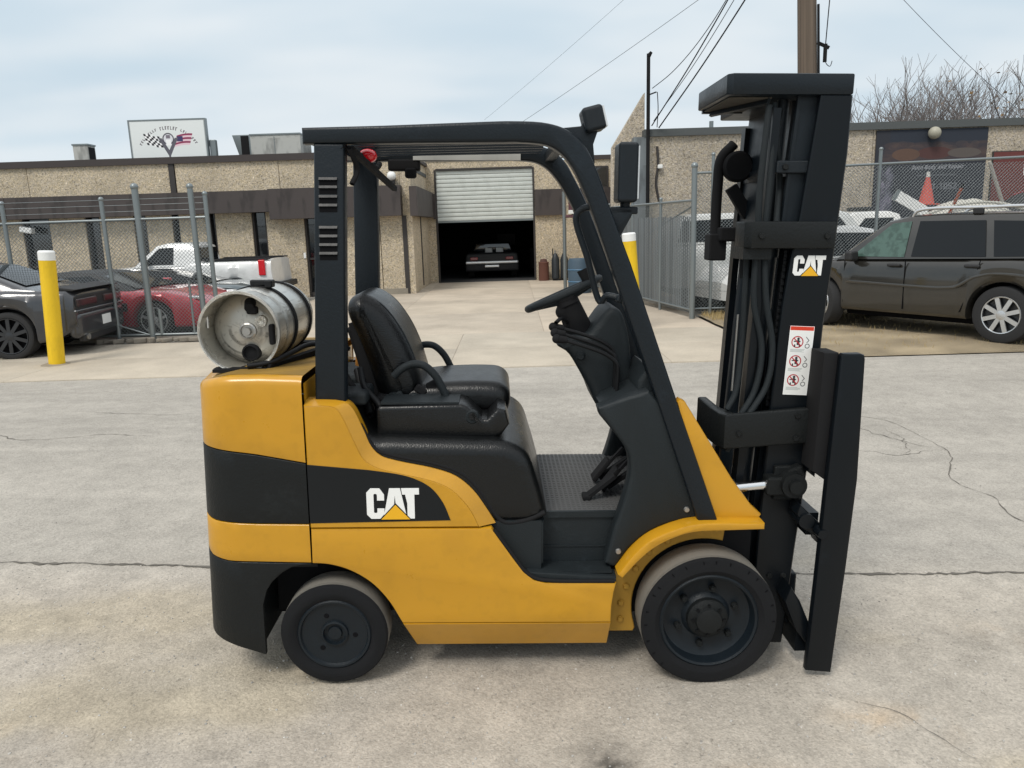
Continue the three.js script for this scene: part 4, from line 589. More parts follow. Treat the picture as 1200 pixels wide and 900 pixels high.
// the classic car that stands in the garage
{
  const bright = mat(0.85, 0.85, 0.84, 0.3, 0.6); const c = thing('garage_car', 'dark car with a pale rear bumper parked inside the open garage', 'car', [-0.66, 0.01, -26.0]);
  const side = [[-0.9, 0.25], [0.9, 0.25], [0.92, 0.45], [0.88, 0.80], [0.80, 0.86], [-0.80, 0.86], [-0.88, 0.80], [-0.92, 0.45]];
  part('body', [ext(side, -4.2, 0, 0.08, 3, 1.0)], M.trim, c); part('cabin', [ext([[-0.72, 0.85], [0.72, 0.85], [0.6, 1.18], [-0.6, 1.18]], -2.9, -1.3, 0.06, 3, 1.0)], M.pane, c);
  part('bumper', [rbox(1.78, 0.10, 0.12, 0.04, 0, 0.55, 0.03)], bright, c); part('bumper', [rbox(0.5, 0.09, 0.1, 0.03, 0, 0.42, 0.03)], bright, c, 'pale lower middle of the bumper');
  for (const s of [-1, 1]) { part('tail_lamp', rbox(0.26, 0.10, 0.04, 0.02, 0.6 * s, 0.68, 0.02), M.tail, c); part('seat_back', rbox(0.26, 0.2, 0.12, 0.05, 0.16 + 0.19 * (s - 0.5), 0.92, -0.8), M.white, c); part('wheel', at(clean(new THREE.CylinderGeometry(0.32, 0.32, 0.2, 28).rotateZ(Math.PI / 2)), 0.74 * s, 0.32, -0.9), M.tyre, c); part('wheel', at(clean(new THREE.CylinderGeometry(0.32, 0.32, 0.2, 28).rotateZ(Math.PI / 2)), 0.74 * s, 0.32, -3.4), M.tyre, c); }
}
// things on the roof
{
  const s = thing('roof_sign', 'white sign with crossed flags emblem standing on the left roof', 'sign', [-9.10, 3.79, -21.35]);
  const w = 2.02, h = 0.99;
  const tx = canvasTex(900, 446, (c, W, H) => {
    c.fillStyle = '#dfe3e2'; c.fillRect(0, 0, W, H); c.strokeStyle = '#a7adae'; c.lineWidth = 9; c.strokeRect(5, 5, W - 10, H - 10);
    c.save(); c.translate(450, 470); c.fillStyle = '#6a6468'; for (let i = 0; i < 26; i++) { if (i === 9 || i === 17) continue; c.save(); c.rotate((i - 12.5) * 0.082); const a = hash2(i, 2, 3), hh = i > 8 && i < 17 ? 40 : 30; c.fillRect(-10, -402, 6 + 8 * a, hh); c.fillRect(-10, -402 + (a > 0.5 ? 0 : hh - 8), 20, 8); c.restore(); } c.restore();
    const flag = (sx, f) => { c.save(); c.translate(450, 400); c.scale(sx, 1); f(); c.restore(); };
    flag(-1, () => { for (let i = 0; i < 7; i++) for (let j = 0; j < 5; j++) { c.fillStyle = (i + j) % 2 ? '#f2f2f2' : '#1c1c20'; const x = 105 + i * 27 - j * 8, y = -215 + j * 26 - i * 5 + 7 * Math.sin(i); c.beginPath(); c.moveTo(x, y); c.lineTo(x + 27, y - 5); c.lineTo(x + 20, y + 22); c.lineTo(x - 7, y + 26); c.fill(); } });
    flag(1, () => { for (let j = 0; j < 6; j++) { c.fillStyle = j % 2 ? '#e3c6cf' : '#8c2f52'; const x = 105 - j * 7, y = -220 + j * 22; c.beginPath(); c.moveTo(x, y); c.quadraticCurveTo(x + 90, y - 30, x + 190, y - 20); c.lineTo(x + 184, y + 2); c.quadraticCurveTo(x + 90, y - 6, x - 7, y + 22); c.fill(); } c.fillStyle = '#3b3560'; c.fillRect(104, -212, 70, 60); });
    c.fillStyle = '#5b5a63'; c.beginPath(); c.moveTo(330, 205); c.lineTo(372, 205); c.lineTo(450, 345); c.lineTo(528, 205); c.lineTo(570, 205); c.lineTo(462, 410); c.lineTo(462, 446); c.lineTo(438, 446); c.lineTo(438, 410); c.fill();
    c.strokeStyle = '#4c4a55'; c.lineWidth = 14; c.beginPath(); c.arc(450, 215, 62, 0, 7); c.stroke(); c.fillStyle = '#d9d9de'; c.beginPath(); c.arc(450, 215, 54, 0, 7); c.fill(); c.fillStyle = '#77707a'; c.fillRect(425, 170, 50, 40); c.fillStyle = '#f4f4f4'; c.fillRect(420, 225, 60, 66);
  });
  const g = new THREE.PlaneGeometry(w, h); g.translate(0, h / 2, 0.062);
  part('panel', [span(-w / 2, w / 2, 0, h, -0.06, 0.058)], M.roofWhite, s); part('face', clean(g), mat(1, 1, 1, 0.5, 0, { map: tx }), s);
  part('frame', [span(-w / 2 - 0.03, w / 2 + 0.03, h, h + 0.03, -0.07, 0.07), span(-w / 2 - 0.03, -w / 2, 0, h, -0.07, 0.07), span(w / 2, w / 2 + 0.03, 0, h, -0.07, 0.07)], M.galv, s);
  part('brace', [bar([0.9, 0.7, -0.06], [1.15, -0.3, -0.7], 0.05, 0.05), bar([-0.9, 0.7, -0.06], [-0.9, -0.3, -0.7], 0.05, 0.05), rbox(0.16, 0.5, 0.16, 0.02, 1.14, 0.22, -0.1)], M.galv, s);
  const v = thing('roof_vent', 'small pale square vent stack on the roof left of the sign', 'vent', [-11.56, 3.4, -21.6]);
  part('stack', [box(0.40, 0.82, 0.38, 0, 0.41, 0)], M.roofWhite, v); part('cap', [box(0.44, 0.04, 0.42, 0, 0.84, 0)], M.galv, v); part('louvre', [box(0.012, 0.55, 0.30, 0.204, 0.5, 0)], M.dark, v);
  const a = thing('air_conditioner', 'pale roof air conditioner with tapered hood right of the sign', 'air conditioner', [-6.9, 3.4, -23.2]);
  part('cabinet', [box(1.42, 1.08, 1.2, 0.28, 0.54, 0)], M.roofWhite, a); part('hood', [ext([[-0.98, 1.12], [-0.43, 1.12], [-0.43, 0.2], [-0.72, 0.2]], -0.55, 0.5, 0.01)], M.galv, a); part('intake', [box(0.22, 0.82, 0.02, -0.62, 0.68, 0.512)], M.dark, a); part('panel_seam', [box(0.015, 1.0, 0.012, 0.25, 0.54, 0.604)], M.galv, a); part('lid', box(1.46, 0.04, 1.24, 0.28, 1.10, 0), M.galv, a);
  const a2 = thing('air_conditioner', 'grey roof unit partly hidden behind the forklift roof corner', 'air conditioner', [-5.35, 3.4, -23.6]);
  part('cabinet', box(0.6, 0.95, 0.8, 0, 0.475, 0), M.copingGrey, a2); part('grille', box(0.4, 0.5, 0.02, 0, 0.55, 0.412), M.dark, a2);
}

// ---------------------------------------------------------------- right building with its painted wall
{
  const b = thing('workshop_building', 'long pebble-dash workshop with dark painted mural behind the parked dark car', 'building');
  const ZR = -18;
  const xs = [3.17, 6.0, 8.30, 10.80, 13.6, 16.5, 20, 24, 30];
  for (let i = 0; i < xs.length - 1; i++) part('wall_panel', span(xs[i] + 0.006, xs[i + 1] - 0.006, 0, 3.62, ZR - 0.3, ZR), M.pebbleGrey, b);
  part('coping', span(3.1, 30, 3.62, 3.78, ZR - 0.4, ZR + 0.08), M.copingGrey, b);
  part('side_wall', span(3.17, 3.47, 0, 3.62, -24.3, ZR - 0.3), M.pebble, b); part('roof_deck', span(3.4, 30, 3.3, 3.4, -34, ZR - 0.3), M.copingGrey, b);
  part('wing_wall', ext([[2.38, 0], [3.16, 0], [3.16, 4.62], [2.42, 3.45]], -18.55, -18.25, 0.01, 1), M.pebbleGrey, b, 'short sloping wall at the left corner');  // darker grey pebble paints the shade on this wall into its colour
  part('pilaster', [span(2.86, 3.16, 0, 3.62, ZR - 0.24, ZR + 0.06)], M.slat, b);
  const mural = canvasTex(1200, 900, (c, W, H) => {
    c.fillStyle = '#2b2d35'; c.fillRect(0, 0, W, H); c.fillStyle = '#272d38'; c.fillRect(150, 0, W - 150, 130);
    for (let i = 0; i < 260; i++) { const x = 120 + 1080 * hash2(i, 1, 1), y = 140 + 170 * hash2(i, 2, 1); c.fillStyle = ['#4d3f3d', '#40363a', '#574842', '#383338'][i % 4]; c.globalAlpha = 0.35; c.beginPath(); c.ellipse(x, y, 30 + 60 * hash2(i, 3, 1), 12 + 24 * hash2(i, 4, 1), 0, 0, 7); c.fill(); } c.globalAlpha = 1;
    c.fillStyle = '#4e3432'; c.beginPath(); c.ellipse(640, 235, 190, 60, 0, 0, 7); c.fill(); c.fillStyle = '#5b463c'; c.beginPath(); c.ellipse(330, 245, 150, 60, 0, 0, 7); c.fill(); c.fillStyle = '#57504c'; c.beginPath(); c.ellipse(960, 240, 180, 48, 0, 0, 7); c.fill();
    for (let i = 0; i < 90; i++) { c.fillStyle = ['#8f8a99', '#6a6a78', '#4a4a57'][i % 3]; c.globalAlpha = 0.3; const y = 380 + 420 * hash2(i, 6, 1), x = 40 + 150 * hash2(i, 7, 1) + (y - 380) * 0.05; c.beginPath(); c.ellipse(x, y, 14 + 24 * hash2(i, 8, 1), 40, 0.4, 0, 7); c.fill(); } c.globalAlpha = 1;
    c.fillStyle = '#b4b6ba'; c.globalAlpha = 0.75; c.font = 'italic bold 56px sans-serif'; c.textAlign = 'center'; c.fillText('Auto Body and Repair', 680, 395, 560); c.globalAlpha = 0.3; c.fillRect(450, 450, 450, 10); c.globalAlpha = 0.45; c.font = 'bold 92px sans-serif'; c.fillText('451-1052', 720, 600, 560); c.globalAlpha = 1;
  });
  { const g = new THREE.PlaneGeometry(2.52, 2.0); g.translate(9.62, 2.60, ZR + 0.034); part('mural', clean(g), mat(1, 1, 1, 0.8, 0, { map: mural }), b); part('mural_board', span(8.36, 10.88, 1.6, 3.6, ZR, ZR + 0.03), M.frame, b); }
  const by = canvasTex(900, 500, (c, W, H) => { c.fillStyle = '#63322f'; c.fillRect(0, 0, W, H); for (let i = 0; i < 60; i++) { c.fillStyle = i % 2 ? '#56292a' : '#6d3b36'; c.globalAlpha = 0.4; c.fillRect(0, H * hash2(i, 1, 2), W, 6); } c.globalAlpha = 1; c.fillStyle = '#d3cfcf'; c.font = 'bold 105px sans-serif'; c.fillText('BY', 235, 175); });
  { const g = new THREE.PlaneGeometry(2.6, 1.5); g.translate(12.35, 2.30, ZR + 0.044); const f = part('wall_sign', [span(11.03, 13.68, 1.53, 3.07, ZR, ZR + 0.04)], M.frame, b, 'dark red sign with white letters'); part('face', clean(g), mat(1, 1, 1, 0.75, 0, { map: by }), f); }
  { const l = part('wall_lamp', [at(clean(new THREE.SphereGeometry(0.135, 18, 12)), 9.6, 3.5, ZR + 0.16)], mat(0.36, 0.34, 0.27, 0.5), b); part('lamp_base', rbox(0.14, 0.14, 0.2, 0.02, 9.6, 3.55, ZR + 0.06), M.frame, l); }
  { const l = part('wall_lamp', [rbox(0.11, 0.09, 0.12, 0.02, 3.46, 2.96, ZR + 0.06)], M.white, b); part('conduit', [tube([[3.4, 3.4, ZR + 0.02], [3.42, 3.0, ZR + 0.03], [3.38, 2.6, ZR + 0.02], [3.45, 2.2, ZR + 0.02]], 0.03, 20, 6)], M.frame, l); }
  part('roof_pipe', rod([4.75, 3.75, ZR - 0.5], [4.75, 3.98, ZR - 0.5], 0.05), M.galv, b);
}
// ---------------------------------------------------------------- vehicles
// skin of a car: cross-sections along x, wheel wells cut into the underside
function carBody(o) {
  const { top, sill, half, plan, wheels, wr, crown = 0.02, sh = 0.16 } = o, xs = [];
  const x0 = top[0][0], x1 = top[top.length - 1][0];
  for (let i = 0; i <= 70; i++) xs.push(mix(x0, x1, i / 70));
  for (const w of wheels) for (let i = -12; i <= 12; i++) { const a = i / 12 * Math.PI / 2; xs.push(w + Math.sin(a) * wr * 1.14 * 0.9999); } for (const w of wheels) xs.push(w - wr * 1.145, w + wr * 1.145);
  for (const t of top) xs.push(t[0]);
  xs.sort((a, b) => a - b);
  const rows = [];
  const sec = (x, k) => {
    const yt = interp(top, x), w = half * interp(plan, x) * k; let yb = interp(sill, x), fl = 0;
    for (const c of wheels) { const d = Math.abs(x - c), R = wr * 1.14; if (d < R) yb = Math.max(yb, wr + Math.sqrt(R * R - d * d)); if (d < R * 1.25) fl = Math.max(fl, 0.018 * (1 - sstep(R, R * 1.25, d))); }
    yb = Math.min(yb, yt - 0.03); const hgt = yt - yb, s = Math.min(sh, hgt * 0.45), pts = [];
    const Z = (f) => w * f + fl;
    const half_ = [[0.02, yb], [0.94, yb], [0.985, yb + Math.min(0.04, hgt * 0.15)], [1.0, yb + hgt * 0.35], [1.0, yb + hgt * 0.6], [0.99, yt - s], [0.965, yt - s * 0.5], [0.93, yt - s * 0.2], [0.86, yt - s * 0.05], [0.6, yt + crown * 0.6], [0, yt + crown]];
    for (const [f, y] of half_) pts.push([x, y, f > 0.5 && y < yt - s * 0.04 ? Z(f) : w * f]);
    for (let i = half_.length - 2; i >= 0; i--) { const p = pts[i]; pts.push([x, p[1], -p[2]]); }
    return pts;
  };
  for (const x of xs) rows.push(sec(x, 1));
  const cap = (x) => { const q = sec(x, 1), cy = (q[0][1] + q[10][1]) / 2; return q.map(([a, y, z]) => [a, cy + (y - cy) * 0.02, z * 0.02]); };
  rows.unshift(cap(xs[0])); rows.push(cap(xs[xs.length - 1]));
  return grid(rows);
}
function cabin(o) {                                     // tumble-home cabin over the belt line
  const { roof, belt, wb, wt, yTop } = o, xs = [], rows = []; const x0 = roof[0][0], x1 = roof[roof.length - 1][0];
  for (let i = 0; i <= 40; i++) xs.push(mix(x0, x1, i / 40)); for (const r of roof) xs.push(r[0]); xs.sort((a, b) => a - b);
  for (const x of xs) { const y = interp(roof, x), b = Math.min(interp(belt, x), y - 0.005), t = (v) => mix(wb, wt, Math.min(1, Math.max(0, (v - interp(belt, x)) / (yTop - interp(belt, x))))); const e = y - Math.min(0.05, (y - b) * 0.5); const h = [[x, b, t(b)], [x, mix(b, e, 0.5), t(mix(b, e, 0.5))], [x, e, t(e)], [x, y - 0.01, t(e) * 0.94], [x, y, t(e) * 0.80], [x, y + 0.012, 0]]; rows.push(h.concat(h.slice(0, 5).reverse().map(([a, c, d]) => [a, c, -d]))); }
  return grid(rows);
}
function sidePane(o, pts, side, off = 0.008) {         // a window lying on the cabin's side
  const g = new THREE.ShapeGeometry(shapeOf(pts)), p = g.attributes.position;
  for (let i = 0; i < p.count; i++) { const x = p.getX(i), y = p.getY(i), t = Math.min(1, (y - interp(o.belt, x)) / (o.yTop - interp(o.belt, x))); p.setZ(i, (mix(o.wb, o.wt, t) + off) * side); }
  g.computeVertexNormals(); return clean(g);
}
function wheelOf(parent, x, z, r, w, side, m, spokes, sty = 0.62) {
  const g = new THREE.Group(); g.name = 'wheel'; parent.add(g); g.position.set(x, r, z * side); if (side < 0) g.rotation.y = Math.PI; const k = r * sty + 0.02;
  part('tyre', latheZ([[k, -0.01], [k + 0.01, 0.002], [r * 0.9, 0.006], [r - 0.012, -0.006], [r, -0.03], [r, -w + 0.03], [r - 0.03, -w], [k, -w]], 44), M.tyre, g);
  const rim = part('rim', latheZ([[k + 0.004, -0.006], [k - 0.006, 0.002], [k - 0.016, -0.004], [k - 0.025, -0.06], [0.06, -0.075], [0, -0.075]], 40), m === M.alloy ? M.darkAlloy : M.hole, g);
  for (let i = 0; i < spokes; i++) { const a = i / spokes * 6.283 + 0.3; part('spoke', [bar([0.05 * Math.cos(a), 0.05 * Math.sin(a), -0.012], [(k - 0.01) * Math.cos(a), (k - 0.01) * Math.sin(a), -0.012], r * 0.145, 0.02)], m, rim); }
  part('wheel_hub', latheZ([[0.075, -0.03], [0.072, -0.004], [0.03, 0.004], [0, 0.004]], 24), m, rim); part('rim_lip', latheZ([[k + 0.002, -0.004], [k - 0.004, 0.005], [k - 0.014, 0.002], [k - 0.018, -0.02]], 40), m, rim);
  return g;
}
function wellFill(w, half, top) { return span(w[0] - 0.5, w[1] + 0.5, 0.30, top, -half + 0.27, half - 0.27); }

// dark grey off-road estate on the right
{
  const c = thing('dark_suv', 'dark grey four-door car with roof rails parked on the dirt verge', 'car', [0, 0, 0]);
  const th = 2.12; c.rotation.y = th;
  // near rear wheel stands at (6.50, -9.97)
  const lx = -1.375, lz = -0.80; c.position.set(6.47 - (Math.cos(th) * lx + Math.sin(th) * lz), 0.03, -9.93 - (-Math.sin(th) * lx + Math.cos(th) * lz));
  const p = paint(0.030, 0.0285, 0.025, 0.28, 0.35), o = { top: [[-2.44, 0.70], [-2.40, 1.08], [-1.9, 1.13], [1.0, 1.07], [1.12, 1.06], [1.7, 1.0], [2.15, 0.90], [2.30, 0.74], [2.36, 0.55]], sill: [[-2.44, 0.45], [-2.1, 0.34], [-1, 0.29], [1, 0.29], [2.1, 0.30], [2.36, 0.40]], half: 0.935, plan: [[-2.44, 0.86], [-2.25, 0.95], [-1.9, 1], [1.6, 1], [2.1, 0.90], [2.36, 0.72]], wheels: [-1.375, 1.375], wr: 0.375 };
  part('body', carBody(o), p, c);
  const cb = { roof: [[-2.40, 1.10], [-2.30, 1.30], [-2.08, 1.64], [-1.5, 1.685], [-0.4, 1.70], [0.1, 1.68], [0.38, 1.62], [1.12, 1.06]], belt: [[-2.44, 1.10], [-1.9, 1.12], [1.0, 1.05], [1.2, 1.04]], wb: 0.90, wt: 0.70, yTop: 1.66 };
  part('cabin', cabin(cb), p, c);
  const wins = [['front_window', [[0.84, 1.10], [0.30, 1.575], [0.02, 1.60], [0.00, 1.10]], M.glassLitGreen], ['rear_window', [[-0.10, 1.11], [-0.10, 1.60], [-1.0, 1.595], [-1.12, 1.125]], M.glassTint], ['quarter_window', [[-1.22, 1.13], [-1.10, 1.59], [-1.95, 1.56], [-2.18, 1.22], [-2.15, 1.15]], M.glassTint]];
  for (const s of [-1, 1]) { for (const [n, q, m] of wins) part(n, sidePane(cb, q, s), m, c);
    const S = (g) => s < 0 ? flipZ(g) : g;
    part('door_handle', S(rbox(0.20, 0.045, 0.05, 0.018, -0.02 + 0.14, 0.985, 0.94)), M.trim, c); part('door_handle', S(rbox(0.20, 0.045, 0.05, 0.018, -0.98, 1.0, 0.94)), M.trim, c);
    for (const q of [S(span(-0.052, -0.044, 0.36, 1.06, 0.925, 0.943)), S(span(0.92, 0.928, 0.40, 1.04, 0.925, 0.943)), S(bar([-1.02, 0.80, 0.938], [-1.08, 1.08, 0.936], 0.008, 0.012)), S(bar([-0.86, 0.38, 0.938], [-1.02, 0.80, 0.938], 0.008, 0.012))]) part('door_seam', q, M.hole, c);
    part('side_moulding', S(ext(smooth([[0.88, 0.745], [-0.65, 0.72], [-0.80, 0.75], [-1.0, 0.87], [-1.30, 0.93], [-1.7, 0.90], [-1.74, 0.87], [-1.3, 0.895], [-1.03, 0.84], [-0.82, 0.71], [-0.65, 0.68], [0.88, 0.70]], 50), 0.93, 0.962, 0.010, 2)), paint(0.042, 0.040, 0.036, 0.33, 0.3), c);
    part('roof_rail', [S(tube([[0.05, 1.66, 0.66], [0.0, 1.735, 0.67], [-0.9, 1.765, 0.67], [-1.8, 1.735, 0.67], [-1.95, 1.66, 0.66]], 0.022, 40, 8))], M.alloy, c); part('rail_foot', [S(rbox(0.14, 0.09, 0.05, 0.02, -0.86, 1.72, 0.67))], M.trim, c);
    part('mirror', [S(rbox(0.13, 0.16, 0.20, 0.045, 0.76, 1.11, 1.02)), S(rbox(0.08, 0.05, 0.14, 0.02, 0.78, 1.05, 0.92))], M.trim, c);
    wheelOf(c, -1.375, 0.90, 0.375, 0.235, s, M.alloy, 8, 0.60); const fw = wheelOf(c, 1.375, 0.90, 0.375, 0.235, s, M.alloy, 8, 0.60); fw.rotation.y += s < 0 ? -0.35 : -0.35;
    part('head_lamp', S(rbox(0.22, 0.16, 0.28, 0.05, 2.16, 0.80, 0.66)), M.clearLamp, c); part('tail_lamp', S(rbox(0.12, 0.40, 0.12, 0.04, -2.36, 0.95, 0.80)), M.tail, c); }
  part('windscreen', grid([[[0.46, 1.565, -0.66], [0.46, 1.575, 0], [0.46, 1.565, 0.66]], [[1.11, 1.08, -0.80], [1.115, 1.095, 0], [1.11, 1.08, 0.80]]]), M.glassLitGreen, c);
  part('underbody', [wellFill([-1.9, 1.9], 0.93, 0.85), span(-1.0, 1.0, 0.20, 0.32, -0.7, 0.7)], M.hole, c);
  part('roof_cross_rail', [rod([-0.4, 1.775, -0.67], [-0.4, 1.775, 0.67], 0.016), rod([-1.3, 1.775, -0.67], [-1.3, 1.775, 0.67], 0.016)], M.trim, c);
}
// dark grey two-door coupe on the left
{
  const c = thing('grey_coupe', 'dark grey coupe cut by the left edge behind the yellow bollard', 'car', [-6.62, 0, -12.2], Math.PI + 0.10);
  const p = paint(0.040, 0.042, 0.048, 0.3, 0.4);
  // forward is -x in the scene; local x forward
  const o = { top: [[-0.02, 0.60], [0.0, 0.93], [0.10, 1.0], [0.9, 1.03], [3.3, 0.98], [4.6, 0.90], [4.85, 0.7]], sill: [[0, 0.42], [0.3, 0.26], [0.8, 0.20], [4.3, 0.20], [4.85, 0.30]], half: 0.955, plan: [[-0.02, 0.90], [0.12, 0.96], [0.5, 1], [4.2, 1], [4.85, 0.8]], wheels: [0.93, 3.95], wr: 0.355, crown: 0.01 };
  part('body', carBody(o), p, c);
  const cb = { roof: [[0.50, 1.01], [0.72, 1.06], [1.45, 1.36], [1.75, 1.42], [2.6, 1.44], [2.85, 1.40], [3.55, 0.98]], belt: [[0.45, 1.0], [3.6, 0.95]], wb: 0.87, wt: 0.64, yTop: 1.40 };
  part('cabin', cabin(cb), p, c);
  for (const s of [-1, 1]) { const S = (g) => s < 0 ? flipZ(g) : g; part('side_window', sidePane(cb, [[1.50, 1.06], [1.80, 1.34], [2.65, 1.37], [3.25, 1.03]], s), M.glassTint, c); part('quarter_window', sidePane(cb, [[1.20, 1.05], [1.42, 1.22], [1.50, 1.22], [1.40, 1.05]], s), M.glassTint, c);
    wheelOf(c, 0.93, 0.94, 0.355, 0.27, s, M.darkAlloy, 10, 0.70); wheelOf(c, 3.95, 0.94, 0.355, 0.26, s, M.darkAlloy, 10, 0.70);
    part('tail_lamp', S(rbox(0.05, 0.12, 0.66, 0.02, -0.022, 0.80, 0.47)), mat(0.022, 0.004, 0.006, 0.3, 0, { clearcoat: 0.5 }), c); part('fuel_cap', S(at(latheZ([[0, 0.0], [0.065, 0.0], [0.075, -0.008], [0.075, -0.03]], 24), 0.98, 0.86, 0.965)), M.trim, c); part('mirror', S(rbox(0.12, 0.13, 0.2, 0.04, 3.0, 1.05, 0.98)), p, c); part('door_handle', S(rbox(0.2, 0.04, 0.03, 0.012, 1.85, 0.84, 0.955)), p, c); part('body_crease', S(rbox(3.6, 0.014, 0.02, 0.006, 2.3, 0.80, 0.952)), p, c); }
  part('rear_window', grid([[[1.42, 1.365, -0.54], [1.42, 1.375, 0], [1.42, 1.365, 0.54]], [[0.72, 1.08, -0.66], [0.72, 1.095, 0], [0.72, 1.08, 0.66]]]), M.glassTint, c);
  part('spoiler', [ext([[-0.04, 1.0], [0.20, 1.045], [0.34, 1.035], [0.30, 1.0], [0.02, 0.975]], -0.80, 0.80, 0.008)], M.trim, c);
  part('rear_panel', [rbox(0.04, 0.22, 1.62, 0.015, -0.005, 0.80, 0)], M.trim, c); part('rear_bumper', [rbox(0.20, 0.40, 1.72, 0.10, 0.05, 0.46, 0), rbox(0.10, 0.05, 1.74, 0.025, 0.0, 0.675, 0)], p, c); part('rear_valance', [rbox(0.1, 0.14, 1.4, 0.03, 0.02, 0.27, 0)], M.trim, c);
  part('number_plate', rbox(0.01, 0.15, 0.31, 0.004, -0.054, 0.47, 0.1), M.white, c);
  for (const s of [-1, 1]) part('exhaust', at(clean(new THREE.CylinderGeometry(0.045, 0.045, 0.1, 18).rotateZ(Math.PI / 2)), -0.01, 0.27, 0.6 * s), M.steel, c);
  part('underbody', [wellFill([1.0, 3.95], 0.95, 0.8), span(0.5, 4.5, 0.19, 0.32, -0.7, 0.7)], M.hole, c);
}
// red sports car behind the left fence
function sportsCar(name, label, x, z, ry, p, roofM, far) {
  const c = thing(name, label, 'car', [x, 0, z], ry);
  const o = { top: [[-2.45, 0.66], [-2.38, 0.88], [-1.8, 0.94], [-0.8, 0.90], [0.6, 0.90], [1.2, 0.88], [1.55, 0.86], [2.0, 0.74], [2.40, 0.56], [2.48, 0.42]], sill: [[-2.45, 0.4], [-2.1, 0.22], [2.1, 0.18], [2.48, 0.26]], half: 0.92, plan: [[-2.45, 0.84], [-2.0, 1], [1.5, 1], [2.1, 0.88], [2.48, 0.62]], wheels: [-1.35, 1.35], wr: 0.325, crown: 0.015 };
  part('body', carBody(o), p, c);
  const cb = { roof: [[-2.2, 0.92], [-1.6, 1.06], [-0.7, 1.23], [-0.3, 1.25], [0.1, 1.22], [1.0, 0.90]], belt: [[-2.2, 0.90], [1.0, 0.88]], wb: 0.82, wt: 0.56, yTop: 1.2 };
  part('cabin', cabin(cb), roofM, c);
  for (const s of [-1, 1]) { const S = (g) => s < 0 ? flipZ(g) : g; part('side_window', sidePane(cb, [[-0.95, 0.93], [-0.75, 1.13], [0.05, 1.16], [0.72, 0.93]], s), M.glassTint, c); wheelOf(c, -1.35, 0.90, 0.325, 0.25, s, M.alloy, 5, 0.70); wheelOf(c, 1.35, 0.90, 0.325, 0.25, s, M.alloy, 5, 0.70);
    if (!far) { part('head_lamp', S(rbox(0.34, 0.06, 0.16, 0.025, 1.98, 0.72, 0.66)), M.clearLamp, c); part('side_vent', S(rbox(0.30, 0.16, 0.02, 0.008, 0.75, 0.58, 0.925)), M.trim, c); part('mirror', S(rbox(0.14, 0.11, 0.18, 0.04, 0.62, 0.96, 0.93)), p, c); for (const q of [S(bar([0.52, 0.3, 0.922], [0.62, 0.86, 0.915], 0.008, 0.012)), S(span(-0.75, -0.742, 0.3, 0.86, 0.91, 0.925))]) part('door_seam', q, M.hole, c); } }
  part('windscreen', grid([[[0.16, 1.195, -0.5], [0.16, 1.21, 0], [0.16, 1.195, 0.5]], [[1.0, 0.915, -0.72], [1.02, 0.93, 0], [1.0, 0.915, 0.72]]]), M.glassTint, c);
  part('grille', [rbox(0.06, 0.12, 1.0, 0.03, 2.44, 0.33, 0)], M.trim, c); part('underbody', wellFill([-1.5, 1.5], 0.92, 0.75), M.hole, c);
  return c;
}
const redCar = sportsCar('red_sports_car', 'red sports car with dark roof and pale wheels behind the left fence', -7.55, -14.35, -0.10, paint(0.42, 0.022, 0.040, 0.3, 0.2), M.trim); redCar.scale.y = 0.93;
const greyCar = sportsCar('grey_sports_car', 'low blue-grey sports car between the red car and the white pickup', -7.35, -16.6, 0.06, paint(0.10, 0.13, 0.145, 0.35, 0.3), M.glassTint, true); greyCar.scale.y = 0.84;
// white pickup beyond them
{
  const c = thing('white_pickup', 'white pickup truck with red tail lamp parked against the left building', 'truck', [-7.86, 0, -18.75], Math.PI + 0.02);
  const p = paint(0.74, 0.75, 0.75, 0.4, 0);
  const o = { top: [[-2.25, 0.60], [-2.22, 1.14], [-0.35, 1.14], [-0.2, 1.08], [0.9, 1.05], [1.6, 1.0], [2.05, 0.92], [2.22, 0.66]], sill: [[-2.25, 0.5], [-1.9, 0.36], [2, 0.36], [2.22, 0.42]], half: 0.86, plan: [[-2.25, 0.97], [1.6, 1], [2.22, 0.85]], wheels: [-1.35, 1.40], wr: 0.34 };
  part('body', carBody(o), p, c);
  const cb = { roof: [[-0.52, 1.06], [-0.45, 1.50], [-0.30, 1.58], [0.20, 1.585], [0.45, 1.53], [1.0, 1.05]], belt: [[-0.55, 1.05], [1.0, 1.03]], wb: 0.80, wt: 0.64, yTop: 1.53 };
  part('cabin', cabin(cb), p, c);
  for (const s of [-1, 1]) { const S = (g) => s < 0 ? flipZ(g) : g; part('side_window', sidePane(cb, [[0.05, 1.09], [0.05, 1.48], [0.38, 1.47], [0.80, 1.09]], s), M.glassTint, c); wheelOf(c, -1.35, 0.85, 0.34, 0.22, s, M.alloy, 6); wheelOf(c, 1.40, 0.85, 0.34, 0.22, s, M.alloy, 6); part('tail_lamp', S(rbox(0.15, 0.36, 0.06, 0.02, -2.02, 0.96, 0.85)), mat(0.6, 0.012, 0.02, 0.25), c); part('mirror', S(rbox(0.08, 0.16, 0.18, 0.03, 0.62, 1.14, 0.92)), M.trim, c); }
  part('bed', [span(-2.12, -0.62, 1.145, 1.165, -0.70, 0.70)], M.hole, c); part('bed_rail', [span(-2.2, -0.6, 1.15, 1.185, 0.72, 0.80), span(-2.2, -0.6, 1.15, 1.185, -0.80, -0.72)], M.trim, c);
  part('rear_window', span(-0.53, -0.50, 1.15, 1.46, -0.55, 0.55), M.glassTint, c); part('rear_bumper', [rbox(0.16, 0.14, 1.6, 0.03, -2.32, 0.52, 0)], M.trim, c); part('underbody', wellFill([-1.6, 1.6], 0.86, 0.8), M.hole, c);
}
